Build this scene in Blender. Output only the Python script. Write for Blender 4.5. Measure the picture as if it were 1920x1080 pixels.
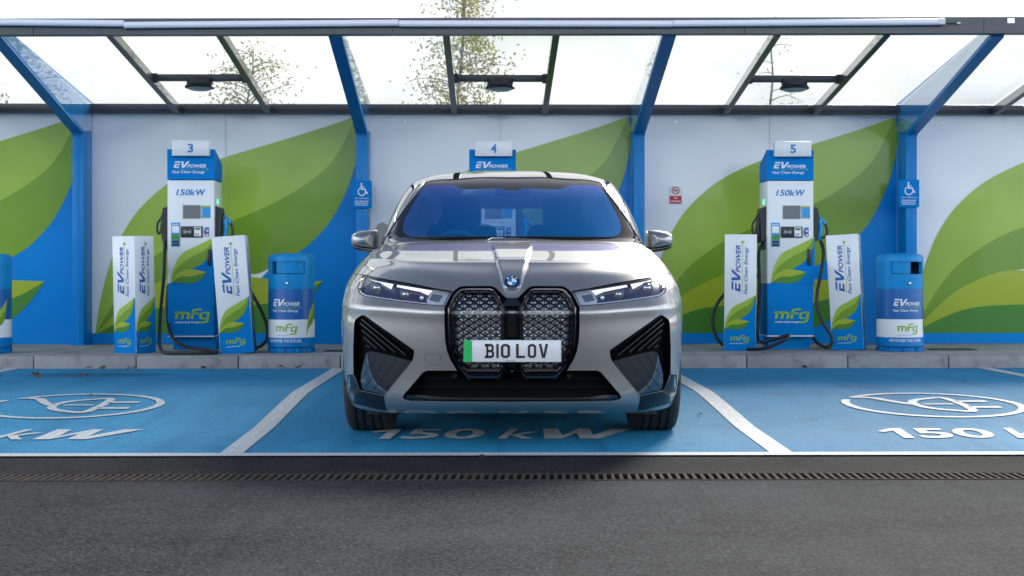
import bpy, bmesh, math, random
import numpy as np
from mathutils import Vector, Matrix
from mathutils.bvhtree import BVHTree
from mathutils.geometry import delaunay_2d_cdt, tessellate_polygon
random.seed(7)
R = math.radians
scene = bpy.context.scene
COL = scene.collection
for o in list(bpy.data.objects): bpy.data.objects.remove(o)

# ------------------------------------------------------------------ camera
F = 2667.0; HZ = 520.0; CH = 0.94
cam_d = bpy.data.cameras.new('camera'); cam = bpy.data.objects.new('camera', cam_d); COL.objects.link(cam)
cam.location = (0, 0, CH); cam.rotation_euler = (R(90), 0, 0)
cam_d.sensor_width = 36; cam_d.lens = F/1920*36; cam_d.shift_y = -20/1920
cam_d.clip_start = 0.05; cam_d.clip_end = 1500
cam_d.dof.use_dof = True; cam_d.dof.focus_distance = 8.1; cam_d.dof.aperture_fstop = 6.3
scene.camera = cam

# ------------------------------------------------------------------ light
SUN_AZ, SUN_EL = R(20), R(27)
world = bpy.data.worlds.new('World'); scene.world = world; world.use_nodes = True
nt = world.node_tree; nt.nodes.clear()
def N(t, **kw):
    n = nt.nodes.new(t)
    for k, v in kw.items(): setattr(n, k, v)
    return n
wo = N('ShaderNodeOutputWorld'); bg = N('ShaderNodeBackground')
sky = N('ShaderNodeTexSky', sky_type='NISHITA', sun_disc=False, sun_elevation=SUN_EL, sun_rotation=SUN_AZ)
sky.air_density = 1.0; sky.dust_density = 1.5; sky.ozone_density = 2.0
tc = N('ShaderNodeTexCoord'); sep = N('ShaderNodeSeparateXYZ'); nt.links.new(tc.outputs['Generated'], sep.inputs[0])
def M(op, a, b=None, clamp=False):
    n = N('ShaderNodeMath', operation=op, use_clamp=clamp)
    for i, v in enumerate((a, b)):
        if v is None: continue
        if isinstance(v, (int, float)): n.inputs[i].default_value = v
        else: nt.links.new(v, n.inputs[i])
    return n.outputs[0]
mp = N('ShaderNodeMapping'); mp.inputs['Scale'].default_value = (1, 1, 2.2); nt.links.new(tc.outputs['Generated'], mp.inputs[0])
cn = N('ShaderNodeTexNoise'); cn.inputs['Scale'].default_value = 2.3; cn.inputs['Detail'].default_value = 9; cn.inputs['Roughness'].default_value = .58
nt.links.new(mp.outputs[0], cn.inputs['Vector'])
f = M('MULTIPLY', M('SUBTRACT', cn.outputs['Fac'], .5), 3.2)
f = M('ADD', f, M('MULTIPLY', sep.outputs['Y'], .35))
f = M('ADD', f, .74)
f = M('SUBTRACT', f, M('MULTIPLY', M('MAXIMUM', M('SUBTRACT', sep.outputs['Z'], .38), 0.0), 4.6), clamp=True)
cl = N('ShaderNodeMix', data_type='RGBA'); cl.inputs['A'].default_value = (1.88, 2.06, 2.30, 1); cl.inputs['B'].default_value = (.66, .66, .65, 1)
cn2 = N('ShaderNodeTexNoise'); cn2.inputs['Scale'].default_value = 5; cn2.inputs['Detail'].default_value = 8
nt.links.new(mp.outputs[0], cn2.inputs['Vector'])
nt.links.new(M('MULTIPLY', M('SUBTRACT', M('ADD', cn2.outputs['Fac'], M('MULTIPLY', sep.outputs['Y'], .40)), .46), 3.2, clamp=True), cl.inputs['Factor'])
cl3 = N('ShaderNodeMix', data_type='RGBA'); cl3.inputs['B'].default_value = (.365, .40, .43, 1); nt.links.new(cl.outputs['Result'], cl3.inputs['A'])
cn3 = N('ShaderNodeTexNoise'); cn3.inputs['Scale'].default_value = 3.4; cn3.inputs['Detail'].default_value = 10; cn3.inputs['Roughness'].default_value = .55
nt.links.new(mp.outputs[0], cn3.inputs['Vector'])
nt.links.new(M('MULTIPLY', M('MULTIPLY', M('SUBTRACT', cn3.outputs['Fac'], .43), 3.2, clamp=True), M('MULTIPLY', sep.outputs['Y'], 1.3, clamp=True)), cl3.inputs['Factor'])
sk = N('ShaderNodeMix', data_type='RGBA', blend_type='MULTIPLY'); sk.inputs['Factor'].default_value = 1
SKY_K = 0.06
sk.inputs['B'].default_value = (SKY_K,)*3+(1,); nt.links.new(sky.outputs[0], sk.inputs['A'])
mx = N('ShaderNodeMix', data_type='RGBA'); nt.links.new(f, mx.inputs['Factor'])
nt.links.new(sk.outputs['Result'], mx.inputs['A']); nt.links.new(cl3.outputs['Result'], mx.inputs['B'])
nt.links.new(mx.outputs['Result'], bg.inputs['Color']); bg.inputs['Strength'].default_value = 1.0
nt.links.new(bg.outputs[0], wo.inputs[0])
sun_d = bpy.data.lights.new('sun', 'SUN'); sun_d.energy = 2.0; sun_d.angle = R(14.0); sun_d.color = (1, .95, .87)
sun = bpy.data.objects.new('sun', sun_d); COL.objects.link(sun)
sv = Vector((math.sin(SUN_AZ)*math.cos(SUN_EL), math.cos(SUN_AZ)*math.cos(SUN_EL), math.sin(SUN_EL)))
sun.rotation_euler = sv.to_track_quat('Z', 'Y').to_euler(); sun.location = sv*60
scene.view_settings.view_transform = 'Standard'; scene.view_settings.look = 'None'
scene.view_settings.exposure = 1.24; scene.view_settings.gamma = 1
scene.render.engine = 'CYCLES'
try:
    scene.cycles.transparent_max_bounces = 16; scene.cycles.max_bounces = 8
    scene.cycles.caustics_reflective = False; scene.cycles.caustics_refractive = False
except Exception: pass

# ------------------------------------------------------------------ materials
MATS = {}
def s2l(c):
    return tuple(((x/255/12.92) if x <= 10.3 else ((x/255+.055)/1.055)**2.4) for x in c)
def mat(name, col, rough=.5, metal=0., coat=0., var=.06, vs=6., bump=0., bs=40., spec=.5, emit=None, es=0., dirt=None, alpha=1., coat_rough=.03):
    if name in MATS: return MATS[name]
    m = bpy.data.materials.new(name); m.use_nodes = True; t = m.node_tree; b = t.nodes['Principled BSDF']
    b.inputs['Roughness'].default_value = rough; b.inputs['Metallic'].default_value = metal
    b.inputs['Coat Weight'].default_value = coat; b.inputs['Coat Roughness'].default_value = coat_rough
    b.inputs['Specular IOR Level'].default_value = spec; b.inputs['Alpha'].default_value = alpha
    c = t.nodes.new('ShaderNodeTexCoord')
    n = t.nodes.new('ShaderNodeTexNoise'); n.inputs['Scale'].default_value = vs; n.inputs['Detail'].default_value = 6
    t.links.new(c.outputs['Object'], n.inputs['Vector'])
    x = t.nodes.new('ShaderNodeMix'); x.data_type = 'RGBA'
    x.inputs['A'].default_value = tuple(max(0, v*(1-var)) for v in col[:3])+(1,)
    x.inputs['B'].default_value = tuple(min(1, v*(1+var)) for v in col[:3])+(1,)
    t.links.new(n.outputs['Fac'], x.inputs['Factor']); out = x.outputs['Result']
    if dirt:
        dc, sc, th, st = dirt
        d = t.nodes.new('ShaderNodeTexNoise'); d.inputs['Scale'].default_value = sc; d.inputs['Detail'].default_value = 8; d.inputs['Roughness'].default_value = .65
        t.links.new(c.outputs['Object'], d.inputs['Vector'])
        r = t.nodes.new('ShaderNodeMapRange'); r.inputs['From Min'].default_value = th; r.inputs['From Max'].default_value = th+.2; r.inputs['To Max'].default_value = st
        t.links.new(d.outputs['Fac'], r.inputs['Value'])
        y = t.nodes.new('ShaderNodeMix'); y.data_type = 'RGBA'; y.inputs['B'].default_value = tuple(dc)+(1,)
        t.links.new(r.outputs[0], y.inputs['Factor']); t.links.new(out, y.inputs['A']); out = y.outputs['Result']
    t.links.new(out, b.inputs['Base Color'])
    if bump:
        bn = t.nodes.new('ShaderNodeTexNoise'); bn.inputs['Scale'].default_value = bs; bn.inputs['Detail'].default_value = 5
        t.links.new(c.outputs['Object'], bn.inputs['Vector'])
        bp = t.nodes.new('ShaderNodeBump'); bp.inputs['Strength'].default_value = bump; bp.inputs['Distance'].default_value = .01
        t.links.new(bn.outputs['Fac'], bp.inputs['Height']); t.links.new(bp.outputs[0], b.inputs['Normal'])
    if emit: b.inputs['Emission Color'].default_value = tuple(emit)+(1,); b.inputs['Emission Strength'].default_value = es
    MATS[name] = m; return m

WHITE = mat('white_vinyl', (.76, .78, .80), .25, coat=.5, var=.025, vs=1.2, bump=.012, bs=1.5, coat_rough=.05)
BLUE = mat('blue_vinyl', (.0, .215, .60), .35, coat=.12, spec=.1, var=.08, vs=1.3, bump=.012, bs=1.5, coat_rough=.05)
G_LT = mat('leaf_light_green', (.32, .47, .055), .25, coat=.3, spec=.3, var=.3, vs=1.1, coat_rough=.05)
G_MD = mat('leaf_mid_green', (.165, .31, .02), .25, coat=.3, spec=.3, var=.32, vs=1.1, coat_rough=.05)
G_LM = mat('leaf_lime', (.34, .42, .025), .25, coat=.3, spec=.3, var=.12, vs=1.1, coat_rough=.05)
G_DK = mat('leaf_dark_green', (.06, .22, .028), .25, coat=.3, spec=.3, var=.15, vs=1.1, coat_rough=.05)
PWHITE = mat('painted_white_cabinet', (.70, .72, .74), .35, coat=.3, var=.02)
PBLUE = mat('painted_blue_cabinet', (.0, .19, .54), .5, coat=.0, spec=.06, var=.06)
SBLUE = mat('steel_blue_paint', (.0, .20, .54), .4, spec=.2, coat=.1, var=.08, vs=3)
DBLUE = mat('deep_blue_print', (.0, .105, .36), .35, var=.03)
LBLUE = mat('bright_blue_print', (.005, .27, .62), .35, var=.03)
INKB = mat('blue_ink', (.0, .10, .36), .45, var=.02)
INKM = mat('mid_blue_ink', (.005, .20, .50), .45, var=.02)
INKW = mat('white_ink', (.74, .76, .78), .45, var=.02)
INKG = mat('lime_ink', (.22, .42, .015), .45, var=.04)
BLACKP = mat('black_plastic', (.012, .012, .014), .45, var=.2)
BLACKG = mat('gloss_black', (.006, .006, .007), .08, coat=1., var=.1)
RUBBER = mat('black_rubber', (.014, .014, .016), .55, var=.2, bump=.1, bs=60)
FINM = mat('polished_blue_fin', (.0, .20, .52), .08, coat=1, var=.05, coat_rough=.02)
FINM.node_tree.nodes['Principled BSDF'].inputs['Coat IOR'].default_value = 3.4
RAFT = mat('polished_dark_steel', (.045, .05, .06), .3, coat=1, var=.1, coat_rough=.03)
RAFT.node_tree.nodes['Principled BSDF'].inputs['Coat IOR'].default_value = 2.4
DARKST = mat('dark_grey_steel', (.045, .05, .06), .42, var=.15, vs=5, coat=.15, dirt=((.10, .10, .10), 9, .55, .4))
CHROME = mat('chrome', (.72, .74, .77), .1, metal=1, var=.03)
SATIN = mat('satin_silver', (.55, .57, .60), .24, metal=1, var=.05)
GREYSCR = mat('grey_screen', (.14, .15, .16), .15, var=.04)
RED = mat('red_print', (.50, .012, .02), .45)
BLACKI = mat('black_ink', (.012, .012, .014), .5)

# ------------------------------------------------------------------ mesh builder
ORG = {}
class MB:
    def __init__(s): s.v = []; s.f = []; s.m = []; s.mats = []; s.sm = []; s.nrm = None
    def mi(s, m):
        if m not in s.mats: s.mats.append(m)
        return s.mats.index(m)
    def add(s, vs, fs, m, smooth=False):
        b = len(s.v); s.v += [tuple(v) for v in vs]; k = s.mi(m)
        for q in fs: s.f.append([b+i for i in q]); s.m.append(k); s.sm.append(smooth)
        return s
    def box(s, a, b, m, bev=0.):
        (x0, y0, z0), (x1, y1, z1) = a, b
        if bev:
            bm = bmesh.new(); bmesh.ops.create_cube(bm, size=1)
            for v in bm.verts: v.co = Vector(((x0+x1)/2+v.co.x*(x1-x0), (y0+y1)/2+v.co.y*(y1-y0), (z0+z1)/2+v.co.z*(z1-z0)))
            bmesh.ops.bevel(bm, geom=bm.edges[:], offset=bev, segments=2, affect='EDGES', profile=.5)
            bm.verts.index_update()
            s.add([v.co[:] for v in bm.verts], [[v.index for v in f.verts] for f in bm.faces], m, True); bm.free(); return s
        vs = [(x, y, z) for x in (x0, x1) for y in (y0, y1) for z in (z0, z1)]
        return s.add(vs, [(0, 1, 3, 2), (4, 6, 7, 5), (0, 4, 5, 1), (2, 3, 7, 6), (0, 2, 6, 4), (1, 5, 7, 3)], m)
    def bar(s, p, q, w, h, m, up=(0, 0, 1)):
        p, q = Vector(p), Vector(q); d = (q-p).normalized(); sd = d.cross(Vector(up)).normalized(); u = sd.cross(d)
        vs = [e+sd*w/2*i+u*h/2*j for e in (p, q) for i, j in ((-1, -1), (1, -1), (1, 1), (-1, 1))]
        return s.add(vs, [(3, 2, 1, 0), (4, 5, 6, 7), (0, 1, 5, 4), (1, 2, 6, 5), (2, 3, 7, 6), (3, 0, 4, 7)], m)
    def tube(s, pts, r, m, n=10, cap=True):
        pts = [Vector(p) for p in pts]; rr = r if isinstance(r, (list, tuple)) else [r]*len(pts)
        t0 = (pts[1]-pts[0]).normalized(); a = t0.orthogonal().normalized(); vs = []; fs = []
        for i, p in enumerate(pts):
            t = (pts[min(i+1, len(pts)-1)]-pts[max(i-1, 0)]).normalized()
            a = (a-t*a.dot(t)).normalized(); b = t.cross(a)
            for k in range(n):
                an = 2*math.pi*k/n; vs.append(p+(a*math.cos(an)+b*math.sin(an))*rr[i])
        for i in range(len(pts)-1):
            for k in range(n): fs.append((i*n+k, i*n+(k+1) % n, (i+1)*n+(k+1) % n, (i+1)*n+k))
        if cap: fs += [tuple(range(n))[::-1], tuple((len(pts)-1)*n+k for k in range(n))]
        return s.add(vs, fs, m, True)
    def lathe(s, prof, m, n=40, axis='z', c=(0, 0, 0), smooth=True):
        vs = []; fs = []
        for (r, h) in prof:
            for k in range(n):
                a = 2*math.pi*k/n; x, y = r*math.cos(a), r*math.sin(a)
                p = (x, y, h) if axis == 'z' else ((h, x, y) if axis == 'x' else (x, h, y))
                vs.append((p[0]+c[0], p[1]+c[1], p[2]+c[2]))
        for i in range(len(prof)-1):
            for k in range(n): fs.append((i*n+k, i*n+(k+1) % n, (i+1)*n+(k+1) % n, (i+1)*n+k))
        return s.add(vs, fs, m, smooth)
    def prism(s, pts, m, back):
        """closed 3D outline and its copy shifted by back"""
        n = len(pts); P = [Vector(p) for p in pts]; Q = [p+Vector(back) for p in P]
        tr = tessellate_polygon([P])
        s.add(P, tr, m); s.add(Q, [t[::-1] for t in tr], m)
        return s.add(P+Q, [(i, (i+1) % n, n+(i+1) % n, n+i) for i in range(n)], m)
    def flat(s, d2, fn, m):
        vs, fs = d2
        return s.add([fn(u, v) for u, v in vs], fs, m)
    def build(s, name, parent=None, org=None, auto=True):
        me = bpy.data.meshes.new(name)
        if org is None: org = ORG.get(parent.name, (0, 0, 0)) if parent else (0, 0, 0)
        ox, oy, oz = org
        me.from_pydata([(x-ox, y-oy, z-oz) for x, y, z in s.v], [], s.f)
        for m in s.mats: me.materials.append(m)
        me.polygons.foreach_set('material_index', s.m); me.polygons.foreach_set('use_smooth', s.sm)
        if s.nrm is None:
            bm = bmesh.new(); bm.from_mesh(me)
            if auto and len(s.v) < 60000:
                bmesh.ops.remove_doubles(bm, verts=bm.verts, dist=1e-5)
            bm.to_mesh(me); bm.free()
            if any(s.sm):
                me.set_sharp_from_angle(angle=R(38))
        else:
            me.normals_split_custom_set_from_vertices([tuple(n) for n in s.nrm])
        me.update()
        o = bpy.data.objects.new(name, me); COL.objects.link(o)
        if parent: o.parent = parent
        ORG[o.name] = org
        return o

def tag(o, label=None, cat=None, group=None, kind=None):
    if label: o['label'] = label
    if cat: o['category'] = cat
    if group: o['group'] = group
    if kind: o['kind'] = kind
    return o
def empty(name, loc, rz=0., rx=0., ry=0.):
    o = bpy.data.objects.new(name, None); o.empty_display_size = .1; COL.objects.link(o)
    o.location = loc; o.rotation_euler = (rx, ry, rz); return o

# ------------------------------------------------------------------ 2D drawing
def cr(pts, n=8, closed=False):
    out = []; L = len(pts)
    P = lambda i: pts[i % L] if closed else pts[max(0, min(L-1, i))]
    for i in range(L if closed else L-1):
        p0, p1, p2, p3 = P(i-1), P(i), P(i+1), P(i+2)
        for k in range(n):
            t = k/n
            out.append(tuple(.5*((2*p1[j])+(-p0[j]+p2[j])*t+(2*p0[j]-5*p1[j]+4*p2[j]-p3[j])*t*t+(-p0[j]+3*p1[j]-3*p2[j]+p3[j])*t**3) for j in range(len(p1))))
    if not closed: out.append(tuple(pts[-1]))
    return out
def poly(pts):
    return (list(pts), [tuple(t) for t in tessellate_polygon([[Vector((p[0], p[1], 0)) for p in pts]])])
def rect(x0, y0, x1, y1): return ([(x0, y0), (x1, y0), (x1, y1), (x0, y1)], [(0, 1, 2, 3)])
def disc(cx, cy, r, n=28, r2=None, a0=0, a1=360):
    full = abs(a1-a0) >= 360
    A = [R(a0+(a1-a0)*k/n) for k in range(n if full else n+1)]
    if r2 is None:
        vs = [(cx+r*math.cos(a), cy+r*math.sin(a)) for a in A]
        if not full: vs.append((cx, cy))
        return (vs, [tuple(range(len(vs)))])
    vs = [(cx+q*math.cos(a), cy+q*math.sin(a)) for a in A for q in (r, r2)]; L = len(A); fs = []
    for k in range(L if full else L-1): j = (k+1) % L; fs.append((2*k, 2*j, 2*j+1, 2*k+1))
    return (vs, fs)
def ribbon(pts, w, closed=False):
    pts = [Vector(p[:2]) for p in pts]; L = len(pts); vs = []
    for i, p in enumerate(pts):
        a = pts[(i-1) % L] if (closed or i) else p; b = pts[(i+1) % L] if (closed or i < L-1) else p
        d1 = (p-a); d2 = (b-p)
        d1 = d1.normalized() if d1.length > 1e-9 else d2.normalized(); d2 = d2.normalized() if d2.length > 1e-9 else d1
        n1 = Vector((-d1.y, d1.x)); n2 = Vector((-d2.y, d2.x)); nn = (n1+n2)
        nn = nn.normalized() if nn.length > 1e-6 else n1
        k = 1/max(.45, nn.dot(n1)); vs += [tuple(p+nn*w/2*k), tuple(p-nn*w/2*k)]
    fs = [(2*i, 2*i+1, 2*((i+1) % L)+1, 2*((i+1) % L)) for i in range(L if closed else L-1)]
    return (vs, fs)
def join2(ds):
    vs = []; fs = []
    for d in ds:
        b = len(vs); vs += d[0]; fs += [tuple(b+i for i in f) for f in d[1]]
    return (vs, fs)
def xf(d, sx=1, sy=None, tx=0, ty=0, shear=0, rot=0):
    sy = sx if sy is None else sy; c, s_ = math.cos(rot), math.sin(rot); out = []
    for x, y in d[0]:
        x, y = (x+shear*y)*sx, y*sy
        out.append((x*c-y*s_+tx, x*s_+y*c+ty))
    return (out, d[1])
def bounds(d):
    xs = [p[0] for p in d[0]]; ys = [p[1] for p in d[0]]; return min(xs), min(ys), max(xs), max(ys)
def fit(d, x0, y0, x1, y1):
    a, b, c, e = bounds(d); sx = (x1-x0)/(c-a); sy = (y1-y0)/(e-b)
    return ([((x-a)*sx+x0, (y-b)*sy+y0) for x, y in d[0]], d[1])
_tc = {}
def text(st, bold=0., shear=0.):
    k = (st, bold)
    if k not in _tc:
        cu = bpy.data.curves.new('t', 'FONT'); cu.body = st; cu.size = 1; cu.offset = bold; cu.resolution_u = 3; cu.fill_mode = 'FRONT'
        ob = bpy.data.objects.new('t', cu); COL.objects.link(ob); bpy.context.view_layer.update()
        dg = bpy.context.evaluated_depsgraph_get(); me = ob.evaluated_get(dg).to_mesh()
        _tc[k] = ([(v.co.x, v.co.y) for v in me.vertices], [tuple(p.vertices) for p in me.polygons])
        ob.evaluated_get(dg).to_mesh_clear(); bpy.data.objects.remove(ob); bpy.data.curves.remove(cu)
    return xf(_tc[k], 1, shear=shear)
SH = .2
def ev_logo():
    """EV in big slanted strokes then POWER in capitals; unit height 1 for EV"""
    w = .2
    E = join2([poly([(0, .8), (.62, .8), (.62, 1), (.08, 1)]), poly([(.06, .41), (.58, .41), (.58, .6), (.06, .6)]), poly([(.06, .42), (.24, .42), (.24, .15), (.0, 0), (.06, 0)]), poly([(.06, 0), (.6, 0), (.6, .2), (.06, .2)])])
    V = poly([(.66, 1), (.88, 1), (1.02, .3), (1.26, 1), (1.48, 1), (1.14, 0), (.9, 0)])
    P = fit(text('POWER', .022), 1.42, 0, 3.35, .56)
    return xf(join2([E, V, P]), 1, shear=SH)
def star(cx, cy, r):
    return poly([(cx+(r if k % 2 == 0 else r*.3)*math.cos(R(90+k*30)), cy+(r if k % 2 == 0 else r*.3)*math.sin(R(90+k*30))) for k in range(12)])
def mfg_logo():
    w = .17
    m_ = [ribbon([(-.1, .62), (.1, .62)], .13), ribbon([(.08, .66), (.08, 0)], w), ribbon([(.06, .6), (.62, .6), (.76, .52), (.78, .4), (.78, 0)], w), ribbon([(.43, .6), (.43, 0)], w)]
    f_ = [ribbon([(1.03, 0), (1.03, .72), (1.1, .87), (1.24, .9), (1.52, .9)], w), ribbon([(.92, .5), (1.42, .5)], .15)]
    g_ = [ribbon([(1.98, .6), (1.66, .6), (1.54, .5), (1.54, .12), (1.64, .04), (1.98, .04)], .15), ribbon([(1.98, .68), (1.98, -.2), (1.9, -.3), (1.74, -.32), (1.46, -.32)], w)]
    return xf(join2(m_+f_+g_), 1, shear=.12)
TAG_FCE = lambda: text('Fast Clean Energy', .012, SH)
# leaf emblem, unit square: tip (1,1), base (0,0); second leaf tip (.81,.24)
def leaf_art():
    n = lambda x, y: ((x-528)/340, (460-y)/360)
    up = cr([n(528, 458), n(535, 390), n(560, 310), n(620, 225), (.62, .82), n(868, 100)])
    vein = cr([n(528, 458), n(548, 395), n(600, 318), n(700, 250), n(800, 195), n(868, 100)])
    low = cr([n(528, 458), n(570, 395), n(640, 358), n(720, 338), n(800, 280), n(848, 195), n(868, 100)])
    u2 = cr([n(528, 458), n(575, 385), n(660, 352), n(740, 362), n(803, 375)])
    v2 = cr([n(528, 458), n(600, 412), n(690, 408), n(803, 375)])
    l2 = cr([n(528, 458), n(600, 460), n(690, 462), n(760, 432), n(803, 375)])
    return [(poly(up+vein[::-1][1:-1]), 'a'), (poly(vein+low[::-1][1:-1]), 'b'), (poly(u2+v2[::-1][1:-1]), 'c'), (poly(v2+l2[::-1][1:-1]), 'd')], up
LEAF, LEAF_UP = leaf_art()
LMAT = {'a': G_LT, 'b': G_MD, 'c': G_LM, 'd': G_DK}

# site yaw: everything but the car is turned a touch about the camera foot
YAW = R(0.8)
def site(o):
    o.location = Matrix.Rotation(YAW, 3, 'Z') @ Vector(o.location); o.rotation_euler.z += YAW; return o
def sx_of(px, d): return (px-960)*d/F + d*math.sin(YAW)      # picture column -> site x at distance d
def z_of(py, d): return CH+(HZ-py)*d/F

def thin_fresnel(t, base=.045, k=.75):
    """reflectance of a thin clear sheet seen from either side"""
    lw = t.nodes.new('ShaderNodeLayerWeight'); lw.inputs[0].default_value = .5
    p = t.nodes.new('ShaderNodeMath'); p.operation = 'POWER'; p.inputs[1].default_value = 4.5; t.links.new(lw.outputs['Facing'], p.inputs[0])
    m = t.nodes.new('ShaderNodeMath'); m.operation = 'MULTIPLY_ADD'; m.inputs[1].default_value = k; m.inputs[2].default_value = base; t.links.new(p.outputs[0], m.inputs[0])
    return m
# ================================================================== ground
D_NEAR, D_MID, D_KERB, D_WALL = 7.47, 10.23, 12.80, 15.10
ZK = .237
def gz(y):
    P = [(-400, 0.), (6.9, 0.), (D_NEAR, .007), (8.6, .030), (9.5, .078), (D_MID, .111), (D_KERB, .117), (900, .117)]
    for (a, za), (b, zb) in zip(P, P[1:]):
        if y <= b: return za+(zb-za)*(y-a)/(b-a)
    return P[-1][1]
def ground_mat(name, dark, light, tint=None, kind='asphalt'):
    m = bpy.data.materials.new(name); m.use_nodes = True; t = m.node_tree; b = t.nodes['Principled BSDF']
    L = t.links.new; c = t.nodes.new('ShaderNodeTexCoord')
    def noise(sc, det=4, ro=.6):
        n = t.nodes.new('ShaderNodeTexNoise'); n.inputs['Scale'].default_value = sc; n.inputs['Detail'].default_value = det; n.inputs['Roughness'].default_value = ro
        L(c.outputs['Object'], n.inputs['Vector']); return n.outputs['Fac']
    def vor(sc):
        n = t.nodes.new('ShaderNodeTexVoronoi'); n.inputs['Scale'].default_value = sc; L(c.outputs['Object'], n.inputs['Vector']); return n
    def mr(v, a, b_, lo=0., hi=1.):
        n = t.nodes.new('ShaderNodeMapRange'); n.inputs['From Min'].default_value = a; n.inputs['From Max'].default_value = b_
        n.inputs['To Min'].default_value = lo; n.inputs['To Max'].default_value = hi; L(v, n.inputs['Value']); return n.outputs[0]
    def mix(fa, a, b_, bt='MIX'):
        n = t.nodes.new('ShaderNodeMix'); n.data_type = 'RGBA'; n.blend_type = bt
        if isinstance(fa, float): n.inputs['Factor'].default_value = fa
        else: L(fa, n.inputs['Factor'])
        for k, v in (('A', a), ('B', b_)):
            if isinstance(v, tuple): n.inputs[k].default_value = v+(1,)
            else: L(v, n.inputs[k])
        return n.outputs['Result']
    v1 = vor(92 if kind == 'asphalt' else 200)
    sp = t.nodes.new('ShaderNodeSeparateColor'); L(v1.outputs['Color'], sp.inputs[0])
    col = mix(mr(sp.outputs[0], .05, .98), dark, light)
    col = mix(mr(noise(60, 5), .3, .7), col, tuple(x*.62 for x in dark))if kind == 'asphalt' else mix(mr(noise(90, 5), .5, .8, 0, .3), col, tuple(x*.5 for x in dark))
    big = noise(.9, 7, .65)
    col = mix(mr(big, .3, .7, .0, .35), col, tuple(min(1, x*1.25) for x in light))
    if kind == 'blue':
        col = mix(mr(noise(45, 9, .8), .54, .70, 0, .55), col, (.16, .36, .50)); col = mix(mr(noise(38, 6, .8), .60, .72, 0, .8), col, (.01, .035, .06))
        col = mix(mr(noise(3.1, 9, .7), .56, .75, 0, .55), col, tuple(x*.45 for x in dark))
        wv = t.nodes.new('ShaderNodeMapping'); wv.inputs['Scale'].default_value = (.5, 5, 1); L(c.outputs['Object'], wv.inputs[0])
        n = t.nodes.new('ShaderNodeTexNoise'); n.inputs['Scale'].default_value = 1.6; n.inputs['Detail'].default_value = 6; L(wv.outputs[0], n.inputs['Vector'])
        col = mix(mr(n.outputs['Fac'], .45, .7, 0, .35), col, (.05, .21, .44))
        # dark damp patch by the kerb of the left bay
        sxyz = t.nodes.new('ShaderNodeVectorMath'); sxyz.operation = 'DISTANCE'
        mm = t.nodes.new('ShaderNodeMapping'); mm.inputs['Scale'].default_value = (1, 2.4, 1); L(c.outputs['Object'], mm.inputs[0]); L(mm.outputs[0], sxyz.inputs[0]); sxyz.inputs[1].default_value = (-3.35, 12.0*2.4, .1)
        col = mix(mr(sxyz.outputs['Value'], .35, .8, .55, 0), col, (.004, .05, .12))
    sk_ = t.nodes.new('ShaderNodeTexNoise'); sk_.inputs['Scale'].default_value = 38; sk_.inputs['Detail'].default_value = 1; L(c.outputs['Object'], sk_.inputs['Vector'])
    col = mix(mr(sk_.outputs['Fac'], .80, .84, 0, .7), col, (.35, .35, .33))
    tk_ = t.nodes.new('ShaderNodeMapping'); tk_.inputs['Scale'].default_value = (2.6, .12, 1); L(c.outputs['Object'], tk_.inputs[0])
    tn = t.nodes.new('ShaderNodeTexNoise'); tn.inputs['Scale'].default_value = 1.5; tn.inputs['Detail'].default_value = 5; L(tk_.outputs[0], tn.inputs['Vector'])
    col = mix(mr(tn.outputs['Fac'], .52, .72, 0, .35), col, tuple(x*.6 for x in dark))
    col = mix(mr(noise(2.3, 8, .7), .62, .74, 0, .55), col, tuple(x*.5 for x in dark))
    L(col, b.inputs['Base Color'])
    b.inputs['Roughness'].default_value = .75 if kind == 'blue' else .85
    b.inputs['Specular IOR Level'].default_value = .2 if kind == 'blue' else .06
    bp = t.nodes.new('ShaderNodeBump'); bp.inputs['Strength'].default_value = .55 if kind == 'asphalt' else .4; bp.inputs['Distance'].default_value = .004
    L(v1.outputs['Distance'], bp.inputs['Height']); L(bp.outputs[0], b.inputs['Normal'])
    return m
ASPH = ground_mat('asphalt', (.004, .004, .0045), (.100, .101, .103))
ASPH2 = ground_mat('asphalt_dark_strip', (.003, .003, .0035), (.052, .0525, .054))  # darker asphalt for the strip between drain channel and bay line
BAYB = ground_mat('blue_bay_surface', (.003, .125, .28), (.022, .31, .54), kind='blue')
def line_mat():
    m = mat('white_road_paint', (.60, .61, .60), .6, var=.1, vs=30, bump=.3, bs=180, dirt=((.07, .20, .34), 70, .47, .8)); return m
LINE = line_mat()
YS = [-400, -60, -10, 0, 2, 4, 5, 6, 6.573]
YS2 = [6.80, 6.95, 7.2, D_NEAR, 8.0, 8.6, 9.05, 9.5, 9.9, D_MID, 11, 12, D_KERB]
g = MB()
def strip(mb, x0, x1, ys, m, off=0.):
    for a, b in zip(ys, ys[1:]): mb.add([(x0, a, gz(a)+off), (x1, a, gz(a)+off), (x1, b, gz(b)+off), (x0, b, gz(b)+off)], [(0, 1, 2, 3)], m)
strip(g, -300, 300, YS, ASPH)
g.add([(-300, 6.573, 0), (300, 6.573, 0), (300, 6.573, -.07), (-300, 6.573, -.07)], [(0, 1, 2, 3)], ASPH)
g.add([(-300, 6.573, -.07), (300, 6.573, -.07), (300, 6.80, -.07), (-300, 6.80, -.07)], [(0, 1, 2, 3)], ASPH)
g.add([(-300, 6.80, -.07), (300, 6.80, -.07), (300, 6.80, gz(6.80)), (-300, 6.80, gz(6.80))], [(0, 1, 2, 3)], ASPH)
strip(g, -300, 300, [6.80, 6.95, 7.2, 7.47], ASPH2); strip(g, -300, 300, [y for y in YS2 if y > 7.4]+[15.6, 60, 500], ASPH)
site(tag(g.build('ground'), kind='structure'))
b = MB(); strip(b, -16, 16, [7.46]+[y for y in YS2 if y > 7.5], BAYB, .004)
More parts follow.
